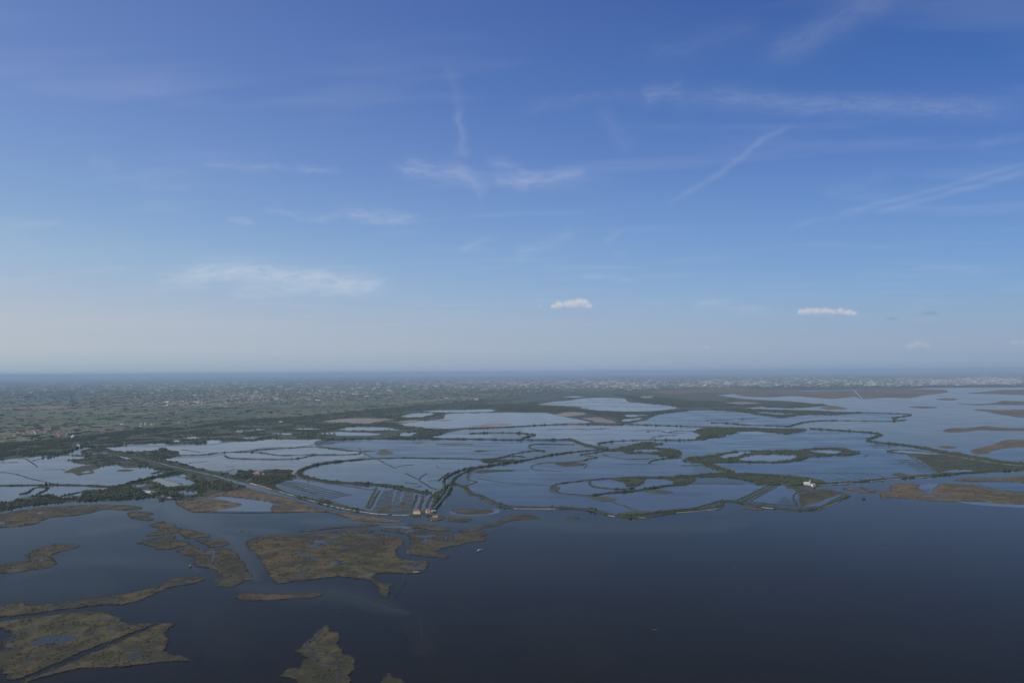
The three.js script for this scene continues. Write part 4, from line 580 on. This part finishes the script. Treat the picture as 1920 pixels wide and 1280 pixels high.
// ------------------------------------------------------------------ the far plain: hedgerows, copses, houses and sheds thinning into the haze
const houses = [];
{
  const hedges = [], copse = [];
  const town = (px, py) => { let t = 0; for (const [cx, cy, rx, ry, a] of [[345, 756, 70, 5, 1], [460, 742, 60, 6, 1], [530, 745, 90, 7, .7], [60, 812, 26, 4, .5], [115, 812, 16, 6, .6], [275, 797, 16, 3, .6], [650, 735, 120, 6, .6], [900, 722, 140, 8, .6], [1140, 720, 60, 5, 1.1], [1190, 729, 30, 3, 1], [1300, 721, 120, 5, 1], [1480, 715, 150, 8, 1], [1780, 715, 120, 7, 1.9], [1880, 713, 60, 7, 2.2], [1650, 722, 60, 3, 1], [1000, 715, 200, 8, .7], [90, 714, 40, 3, .6], [330, 722, 200, 10, .45], [880, 747, 30, 3, .6]]) { const d = ((px - cx) / rx) ** 2 + ((py - cy) / ry) ** 2; if (d < 4) t += a * Math.exp(-d); } return t; };
  for (let i = 0; i < 150000; i++) {
    const d = 4200 * Math.pow(20, R()), x = d * lerp(-.72, .72, R()), z = -d, [px, py] = toPix(x, 0, z);
    if (py > canalY(px) - 1.2 || px < -150 || px > 2070) continue;
    const n = fbm(x * .0009, z * .0009, 3) + .35 * fbm(x * .004, z * .004, 2, N2b), big = Math.max(1, d / 9000) ** .75;
    if (n > lerp(.36, -.10, sstep(8500, 17000, d)) && R() < lerp(.5, .7, sstep(8500, 15000, d))) copse.push({ x, y: .8, z, r: lerp(5, 12, R()) * big, h: lerp(4.5, 9, R()) * Math.min(1.5, big), rot: R() * 6.28, c: R() });
    else if (R() < lerp(.05, .10, sstep(9000, 14000, d))) hedges.push({ x, y: .8, z, r: 4 * big, lx: lerp(4, 22, R() * R()), lz: .9, h: lerp(4, 8, R()) * Math.min(1.4, big), rot: -fieldDir + (R() < .35 ? Math.PI / 2 : 0) + (R() - .5) * .1, c: R() });
  }
  copies('hedgerows', hedges, lump(91, 1, 1), leafMat, (p) => crownTone(p.c * .8), 'dark hedgerows between the mainland fields', 'hedgerows');
  copies('mainland_copses', copse, lump(97, 1, 2), leafMat, (p) => crownTone(p.c * .8), 'small woods scattered over the mainland plain', 'woods');
  for (let i = 0; i < 230000; i++) {
    const d = 4600 * Math.pow(16, R()), x = d * lerp(-.7, .7, R()), z = -d, [px, py] = toPix(x, 0, z);
    if (py > canalY(px) - 2 || px < -100 || px > 2020) continue;
    const t = town(px, py) + .10 * Math.max(0, fbm(x * .0005 + 40, z * .0005, 3)) * sstep(8000, 15000, d) + .004 + .02 * sstep(10000, 24000, d);
    if (R() > t * lerp(.26, .17, sstep(9000, 16000, d))) continue;
    const shed = R() < .05 + .22 * sstep(9000, 24000, d), k = Math.max(1, d / 14000) ** .75;
    houses.push({ x, y: .7, z, d, shed, rx: (shed ? lerp(18, 48, R()) : lerp(5, 9, R())) * k, rz: (shed ? lerp(9, 18, R()) : lerp(4, 6, R())) * k, h: (shed ? lerp(5, 9, R()) : lerp(4.5, 7.5, R())) * Math.min(1.4, k), rot: -fieldDir + (R() < .5 ? 0 : Math.PI / 2) + (R() - .5) * .5, c: R() });
  }
}
// house shapes: walls and a gabled roof that overhangs them, unit size (half width 1, half depth 1, wall height 1)
const wallGeo = (() => { const g = new THREE.BoxGeometry(2, 1, 2); g.translate(0, .5, 0); const gable = new THREE.BufferGeometry(); gable.setAttribute('position', new THREE.Float32BufferAttribute([1, 1, 1, 1, 1, -1, 1, 1.4, 0, -1, 1, -1, -1, 1, 1, -1, 1.4, 0], 3)); gable.setIndex([0, 1, 2, 3, 4, 5]); gable.computeVertexNormals(); const b = g.toNonIndexed(); b.deleteAttribute('uv'); return mergeGeometries([b, gable.toNonIndexed()]); })();
const roofGeo = (() => { const s = new THREE.Shape([[-1.12, .97], [0, 1.5], [1.12, .97], [1.12, .91], [0, 1.43], [-1.12, .91]].map(([a, b]) => new THREE.Vector2(a, b))), g = new THREE.ExtrudeGeometry(s, { depth: 2.14, bevelEnabled: false }); g.translate(0, 0, -1.07); g.rotateY(Math.PI / 2); g.deleteAttribute('uv'); return g; })();
const wallRgb = [[.44, .41, .33], [.54, .51, .44], [.38, .31, .24], [.48, .43, .32], [.62, .60, .56]];
const wallTones = wallRgb.map((c) => std({ color: new THREE.Color().setRGB(...c) })), roofTones = [[.36, .15, .09], [.30, .13, .085], [.40, .19, .12], [.26, .16, .12]].map((c) => std({ color: new THREE.Color().setRGB(...c) })), shedRoof = [[.62, .62, .60], [.48, .50, .52], [.70, .66, .58]].map((c) => std({ color: new THREE.Color().setRGB(...c) }));
{
  houses.sort((a, b) => b.rx * b.h / b.d ** 2 - a.rx * a.h / a.d ** 2);
  const near = houses.filter((p) => { const [a] = toPix(p.x, 0, p.z); return a > 3 && a < 1917; }), ownH = near.filter((p) => !p.shed).sort((a, b) => a.d - b.d).slice(0, 190), ownS = near.filter((p) => p.shed).sort((a, b) => a.d - b.d).slice(0, 60), own = new Set([...ownH, ...ownS]);
  const roofWord = ['brick-red', 'dark red', 'terracotta', 'brown'];
  for (const p of own) {
    const g = new THREE.Group(), k = Math.floor(p.c * 3.999), f = p.d < 7500 ? 'by the near fields' : p.d < 12000 ? 'among the middle fields' : 'in the far villages'; g.name = nameOf(p.shed ? 'farm_shed' : 'farm_house'); g.position.set(p.x, p.y, p.z); g.rotation.y = p.rot;
    put('wall', wallGeo, wallTones[Math.floor(p.c * 4.999)], g).scale.set(p.rx, p.h, p.rz); put('roof', roofGeo, p.shed ? shedRoof[Math.floor(p.c * 2.999)] : roofTones[k], g).scale.set(p.rx, p.h, p.rz);
    if (p.shed) tag(g, `long ${['white', 'grey', 'cream'][Math.floor(p.c * 2.999)]}-roofed shed ${f} of the mainland`, 'shed', `${['white', 'grey', 'cream'][Math.floor(p.c * 2.999)]} sheds ${f}`); else tag(g, `small house with ${roofWord[k]} roof ${f} of the mainland`, 'house', `${roofWord[k]} roofed houses ${f}`);
    scene.add(g);
  }
  const rest = houses.filter((p) => !own.has(p)), flat = (p) => ({ ...p, r: 1, lx: p.rx, lz: p.rz });
  copies('distant_house_walls', rest.map(flat), wallGeo, leafMat, (p) => { const c = wallRgb[Math.floor(p.c * 4.999)]; return c; }, 'pale walls of countless houses on the far plain', 'houses');
  copies('distant_house_roofs', rest.map(flat), roofGeo, leafMat, (p) => p.shed ? [[.62, .62, .60], [.5, .52, .54], [.70, .66, .58]][Math.floor(p.c * 2.999)] : [[.36, .16, .10], [.30, .14, .09], [.40, .20, .13], [.26, .17, .13]][Math.floor(p.c * 3.999)], 'roofs of countless houses on the far plain', 'roofs');
  // the city by the right-hand shore: pale blocks of flats and warehouses, each a thing of its own
  const blockGeo = (() => { const b = new THREE.BoxGeometry(1, 1, 1); b.translate(0, .5, 0); const up = new THREE.BoxGeometry(.3, .1, .4); up.translate(.15, 1.05, 0); return mergeGeometries([b, up]); })(), bandGeo = (() => { const g = []; for (let i = 0; i < 5; i++) { const b = new THREE.BoxGeometry(1.01, .07, 1.01); b.translate(0, .14 + i * .18, 0); g.push(b); } return mergeGeometries(g); })(), glass = std({ color: new THREE.Color().setRGB(.12, .14, .17), roughness: .3 });
  for (let i = 0; i < 90; i++) {
    const px = i < 60 ? lerp(1715, 1918, R()) : lerp(1290, 1720, R()), py = lerp(704, px > 1850 ? 719 : 718, R() ** .8), [x, z] = gp(px, py), tall = R() < .45, d = -z;
    const g = new THREE.Group(); g.name = nameOf(tall ? 'apartment_block' : 'warehouse'); g.position.set(x, .7, z); g.rotation.y = (R() - .5) * 1.2; const w = tall ? lerp(25, 60, R()) : lerp(60, 170, R()), h = tall ? lerp(18, 42, R()) : lerp(9, 16, R()), dp = tall ? 15 : lerp(40, 90, R());
    put('wall', blockGeo, wallTones[Math.floor(R() * 4.999)], g).scale.set(w, h, dp); if (tall) put('window_bands', bandGeo, glass, g).scale.set(w, h, dp);
    const where = px > 1715 ? 'in the pale city by the far lagoon shore' : 'in the hazy suburbs west of the city'; tag(g, tall ? `pale apartment block ${where}` : `wide pale warehouse ${where}`, tall ? 'apartments' : 'warehouse', tall ? `apartment blocks ${where}` : `warehouses ${where}`); scene.add(g);
  }
  for (const [px, py, h, what] of [[1837, 721, 62, 'slim pale tower block standing in front of the city'], [1853, 704, 70, 'tall pale tower among the city blocks'], [1743, 718, 55, 'pale water tower on the lagoon shore beside the city']]) { const [x, z] = gp(px, py), g = new THREE.Group(); g.name = nameOf('tower_block'); g.position.set(x, .7, z); put('wall', blockGeo, wallTones[1], g).scale.set(34, h, 26); put('window_bands', bandGeo, glass, g).scale.set(34, h, 26); tag(g, what, 'tower'); scene.add(g); }
}

// ------------------------------------------------------------------ the estates on the water
function hipRoof(w, d, h, over = .6) {                            // centred, eaves at 0, ridge along x
  const a = w / 2 + over, b = d / 2 + over, r = Math.max(.01, a - b), v = [-a, 0, b, a, 0, b, a, 0, -b, -a, 0, -b, -r, h, 0, r, h, 0], i = [0, 1, 5, 0, 5, 4, 1, 2, 5, 2, 3, 4, 2, 4, 5, 3, 0, 4];
  const g = new THREE.BufferGeometry(); g.setAttribute('position', new THREE.Float32BufferAttribute(v, 3)); g.setIndex(i); const n = g.toNonIndexed(); n.computeVertexNormals(); const e = new THREE.BoxGeometry(2 * a, .25, 2 * b).toNonIndexed(); e.deleteAttribute('uv'); e.translate(0, -.13, 0); return mergeGeometries([n, e]);
}
const paint = (r, g, b, o = {}) => std({ color: new THREE.Color().setRGB(r, g, b), roughness: .85, ...o });
const E = { cream: paint(.66, .58, .40), white: paint(.62, .61, .58), pink: paint(.58, .36, .30), red: paint(.44, .13, .085), pinkRoof: paint(.50, .24, .20), brown: paint(.26, .17, .12), dark: paint(.05, .05, .055, { roughness: .3 }), wood: paint(.16, .12, .08), grey: paint(.45, .45, .44), shutter: paint(.06, .10, .07) };
function house(name, label, px, py, { w = 16, d = 9, h = 6, wall = E.cream, roof = E.red, hip = true, rise = 3, turn = 0, base = 1, chimneys = 1, floors = 2 } = {}) {
  const g = new THREE.Group(), [x, z] = gp(px, py); g.name = nameOf(name); g.position.set(x, base, z); g.rotation.y = turn;
  const body = new THREE.BoxGeometry(w, h + 1.2, d); body.translate(0, h / 2 - .6, 0); put('wall', body, wall, g);
  const r = put('roof', hipRoof(w, d, rise), roof, g); r.position.y = h + .14;
  for (let c = 0; c < chimneys; c++) { const ch = new THREE.CylinderGeometry(.75, .5, 3.2, 8); ch.translate(w * (c ? -.3 : .28), rise * .55 + .8, d * .18); put('chimney', ch, wall, r); }
  const n = Math.max(2, Math.round(w / 3.6));
  for (let f = 0; f < floors; f++) for (const s of [-1, 1]) for (let i = 0; i < n; i++) { const door = f === 0 && i === (n >> 1) && s > 0, wn = new THREE.BoxGeometry(door ? 1.4 : 1, door ? 2.3 : 1.4, .12); wn.translate(((i + .5) / n - .5) * w, door ? 1.15 : 1.7 + f * 2.9, s * (d / 2 + .04)); put(door ? 'door' : 'window', wn, door ? E.shutter : E.dark, g); }
  tag(g, label, 'house'); scene.add(g); return g;
}
// islets under the estates
const islet = (t, y, m = M.bank, amp = 2) => structure(put('islet_ground', slab(ring(t, amp, 2, .05), y, y + .6), m));
islet('G5 280,400 520,380 560,400 590,430 580,480 480,490 300,500 280,470', .9, M.meadow, 1); islet('G5 590,400 640,350 720,350 830,390 840,420 760,480 720,490 600,490', .85, M.bank, 1); islet('G5 670,560 700,520 780,480 860,480 980,490 1015,515 960,570 880,595 800,600 700,595', 1.4, M.bankBrown, 1); islet('G5 720,520 800,492 930,500 960,520 880,555 760,560', 1.46, M.bank, 1);
islet('G6 400,540 500,500 680,510 860,540 1000,530 1000,560 900,590 760,575 600,570 440,560', .95, M.meadow, 2); islet('G7 400,800 440,740 640,730 850,760 880,790 760,800 500,815', .95, M.bank, 1.5);
house('fishing_lodge', 'long cream lodge with a red hipped roof at the water gate', 782, 963.4, { w: 20, d: 10, h: 7, turn: -.12, rise: 3.2, base: .9, chimneys: 2 });
house('gate_house', 'short cream house with a steep red roof and chimney beside the twin banks', 802.5, 962, { w: 12, d: 11, h: 8, turn: .25, rise: 4.5, base: .9 });
house('boat_house', 'low brown-roofed boat house on the walled round islet', 816, 970.5, { w: 15, d: 8, h: 3, turn: .1, roof: paint(.36, .19, .14), wall: E.cream, rise: 2.2, base: 1.45, floors: 1 });
house('white_annex', 'small white flat-topped annex behind the red-roofed gate house', 813, 959.5, { w: 11, d: 7, h: 3.2, turn: .4, roof: E.white, wall: E.white, rise: .5, base: .85, chimneys: 0, floors: 1 });
house('white_villa', 'bright white villa with pale roof among trees on the right-hand pond bank', 1513.5, 909, { w: 22, d: 11, h: 6.5, wall: E.white, roof: paint(.62, .58, .54), turn: -.3, rise: 3, base: .95, chimneys: 2 });
house('white_wing', 'smaller white wing with brown roof beside the bright white villa', 1525.5, 912, { w: 12, d: 10, h: 7, wall: E.white, roof: paint(.50, .40, .34), turn: .3, rise: 2.6, base: .95 });
{ const g = new THREE.Group(), [x, z] = gp(1519.3, 909); g.name = 'villa_tower'; g.position.set(x, .95, z); const s = new THREE.CylinderGeometry(1.2, 1.5, 15, 10); s.translate(0, 7.5, 0); put('shaft', s, E.white, g); const c = new THREE.ConeGeometry(1.7, 2.4, 10); c.translate(0, 16.2, 0); put('cap', c, E.white, g); tag(g, 'slim white tower rising between the white villa and its wing', 'tower'); scene.add(g); }
house('cream_cottage', 'small cream cottage at the river mouth below dark trees', 304.5, 934.5, { w: 9, d: 9, h: 8, wall: E.cream, roof: E.brown, turn: .5, base: .95 }); house('low_barn', 'long low brown-roofed barn beside the cream cottage', 313.5, 934, { w: 26, d: 7, h: 3, wall: E.cream, roof: paint(.30, .20, .15), turn: .08, rise: 1.8, base: .95, floors: 1, chimneys: 0 });
house('red_shed', 'red shed near the cottage at the river mouth', 289, 925, { w: 10, d: 7, h: 4, wall: paint(.34, .13, .09), roof: E.red, turn: .5, base: .9, floors: 1, chimneys: 0 }); house('pale_store', 'pale flat-roofed store on the bank left of the cottage', 280, 923, { w: 22, d: 14, h: 2.5, wall: E.white, roof: paint(.6, .62, .64), turn: -.5, rise: .6, base: .9, floors: 1, chimneys: 0 });
house('pink_house', 'pink house with broad pink-red hipped roof in a dark grove', 480.5, 890.6, { w: 26, d: 16, h: 7, wall: E.pink, roof: E.pinkRoof, turn: .25, rise: 5, base: .8, chimneys: 2 }); house('pink_outbuilding', 'small pink outbuilding beside the pink house', 493, 890.4, { w: 9, d: 7, h: 4, wall: E.pink, roof: E.pinkRoof, turn: .1, base: .8, floors: 1, chimneys: 0 });
house('stilt_hut', 'small dark hut standing alone in the open water by the marsh', 1620, 935, { w: 9, d: 6, h: 2.8, wall: paint(.06, .055, .045), roof: paint(.075, .07, .055), base: .6, floors: 1, chimneys: 0, rise: 2 }); house('fishing_hut', 'tiny dark brown hut at the tip of a grassy marsh island', 356, 1062.5, { w: 4.5, d: 3.6, h: 2.6, wall: E.wood, roof: E.brown, base: .5, floors: 1, chimneys: 0, rise: 1.4 });
house('bank_house', 'small pale house on the bank below the oval pond', 815, 926, { w: 15, d: 7, h: 3.5, wall: E.cream, roof: paint(.5, .45, .4), turn: .1, base: 1, floors: 1, chimneys: 0, rise: 1.4 }); house('pond_house', 'white house on the far side of the wooded pond margin', 526, 791.5, { w: 26, d: 12, h: 6, wall: E.white, roof: paint(.6, .5, .45), base: .7, chimneys: 0 });
house('brick_farm', 'long red-roofed farm buildings beside the canal outlet', 112, 813, { w: 60, d: 16, h: 6, wall: paint(.4, .24, .18), roof: E.red, turn: .2, base: .9, chimneys: 0 }); house('field_villa', 'white and red farmhouse alone among green fields', 228, 796, { w: 26, d: 12, h: 8, wall: E.white, roof: E.red, base: 1, chimneys: 0 });
// boats
function boat(name, label, px, py, { l = 11, b = 2.6, hull = E.grey, deck = E.wood, turn = 0, cabin = false } = {}) {
  const g = new THREE.Group(), [x, z] = gp(px, py); g.name = nameOf(name); g.position.set(x, .02, z); g.rotation.y = turn;
  const pos = [], idx = [], n = 9; for (let i = 0; i < n; i++) { const t = i / (n - 1), s = b / 2 * Math.sin(Math.PI * (.12 + .80 * t)) ** .5 * (t > .85 ? .55 : 1), sh = .9 + .5 * (2 * t - 1) ** 2, X = (t - .5) * l; pos.push(X, -.2, s * .6, X, sh, s, X, sh, -s, X, -.2, -s * .6); } for (let i = 0; i < n - 1; i++) for (const [p, q] of [[0, 1], [2, 3]]) { const a = i * 4; idx.push(a + p, a + 4 + p, a + q, a + q, a + 4 + p, a + 4 + q); } idx.push(0, 1, 2, 0, 2, 3); const e = (n - 1) * 4; idx.push(e, e + 2, e + 1, e, e + 3, e + 2);
  const hg = new THREE.BufferGeometry(); hg.setAttribute('position', new THREE.Float32BufferAttribute(pos, 3)); hg.setIndex(idx); hg.computeVertexNormals(); put('hull', hg, hull, g); const dk = new THREE.BoxGeometry(l * .82, .12, b * .78); dk.translate(0, .75, 0); put('deck', dk, deck, g);
  if (cabin) { const c = new THREE.BoxGeometry(l * .24, 1.7, b * .66); c.translate(-l * .22, 1.65, 0); put('cabin', c, E.white, g); const w = new THREE.BoxGeometry(l * .25, .5, b * .68); w.translate(-l * .22, 1.95, 0); put('window', w, E.dark, g); }
  tag(g, label, 'boat'); scene.add(g); return g;
}
boat('work_barge', 'long pale work barge lying diagonally on the open lagoon', 900, 1031.5, { l: 21, b: 4, hull: paint(.42, .42, .42), deck: paint(.36, .35, .33), turn: 1.08, cabin: true }); boat('moored_boat', 'dark boat moored under the long tree-lined bank by the villa', 1585, 909, { l: 12, b: 3.2, hull: E.wood, cabin: true, turn: .1 }); boat('white_boat', 'small white boat between the villa and the grassy island', 1545.5, 917, { l: 8, b: 2.6, hull: E.white, deck: E.white, turn: .3 }); boat('islet_boat', 'white boat tied to the walled round islet', 810, 976, { l: 8, b: 2.6, hull: E.white, deck: E.grey, turn: .2, cabin: true }); boat('quay_boat', 'white boat at the gate house landing', 808.5, 963.9, { l: 9, b: 2.8, hull: E.white, deck: E.white, turn: -.4 });
for (const [px, py, where] of [[453, 996.2, 'longer of two dark punts on the blue water'], [467, 996.6, 'shorter of two dark punts on the blue water'], [636, 1149, 'dark punt on the dark water beside the narrow reed islet'], [1228, 1181, 'tiny dark punt alone far out on the dark lagoon'], [1378, 1066, 'tiny dark punt on the lagoon south of the stone bank'], [1660, 1021, 'tiny dark punt on the lagoon south of the hut']]) boat('punt', where, px, py, { l: where.startsWith('longer') ? 11 : 6, b: 1.5, hull: E.wood, turn: R() * .5 });
function jetty(label, px, py, turn, l = 14) {
  const g = new THREE.Group(), [x, z] = gp(px, py); g.name = nameOf('jetty'); g.position.set(x, 0, z); g.rotation.y = turn;
  const dk = new THREE.BoxGeometry(l, .18, 2); dk.translate(0, 1, 0); put('deck', dk, E.wood, g);
  for (let i = 0; i < 4; i++) for (const s of [-1, 1]) { const p = new THREE.CylinderGeometry(.14, .16, 2.6, 6); p.translate((i / 3 - .5) * l * .94, .5, s * .9); put('post', p, E.wood, g); }
  tag(g, label, 'jetty'); scene.add(g);
}
jetty('wooden jetty in front of the long cream lodge', 788, 966.5, .1); jetty('wooden jetty under the bright white villa', 1519, 913.5, .1, 18); jetty('wooden jetty beside the cream cottage', 309, 936.5, .1, 12); jetty('wooden jetty on the walled round islet', 822, 975.5, .4, 9);
boat('rowing_boat', 'small pale boat tied at the jetty of the cream lodge', 793, 967.5, { l: 6, b: 2, hull: E.grey, turn: .2 }); boat('dark_launch', 'dark launch lying beside the cream cottage jetty', 301, 937.2, { l: 8, b: 2.4, hull: E.wood, turn: .1, cabin: true }); boat('villa_launch', 'white launch at the jetty of the bright white villa', 1526, 914.6, { l: 8, b: 2.6, hull: E.white, deck: E.white, turn: .1, cabin: true });
// lines of stakes with nets: each fence one thing, its posts and its net parts of it
const postGeo = new THREE.CylinderGeometry(.12, .14, 2.6, 6); postGeo.translate(0, .3, 0);
function fence(label, text, step = 9, hh = .9) { const w = resample(path(text, 5), step), g = new THREE.Group(); g.name = nameOf('net_fence'); const [x0, z0] = w[0]; g.position.set(x0, 0, z0); for (const [x, z] of w.slice(0, 60)) put('post', postGeo, E.wood, g).position.set(x - x0, 0, z - z0); const n = ridge(w.map(([x, z]) => [x - x0, z - z0]), .5, hh, .2); put('net', n, paint(.035, .035, .04), g); tag(g, label, 'fence'); scene.add(g); }
fence('long dark net fence along the edge of the mud flat', 'Z1 1440,1200 1700,1204 Z2 0,1206 300,1203 500,1200', 14, 1.3); fence('straight net fence running out from the marsh tip', 'F2 1285,605 1245,660 1208,712', 8, .7); fence('faint net fence in the dark shallows', 'F2 1370,845 1385,910 1390,980', 12, .4);
structure(put('canal_outlet', slab(ring('Z5 652,290 682,318 712,347 704,347 674,318 646,291', 4, 3, .01), .6), W.bright));

console.log('trees', plants.tree.length, 'shrubs', plants.shrub.length, 'tussocks', plants.tussock.length, 'houses', houses.length);
scene.traverse((o) => { if (o.isMesh) o.castShadow = o.receiveShadow = true; });
renderer.render(scene, camera);
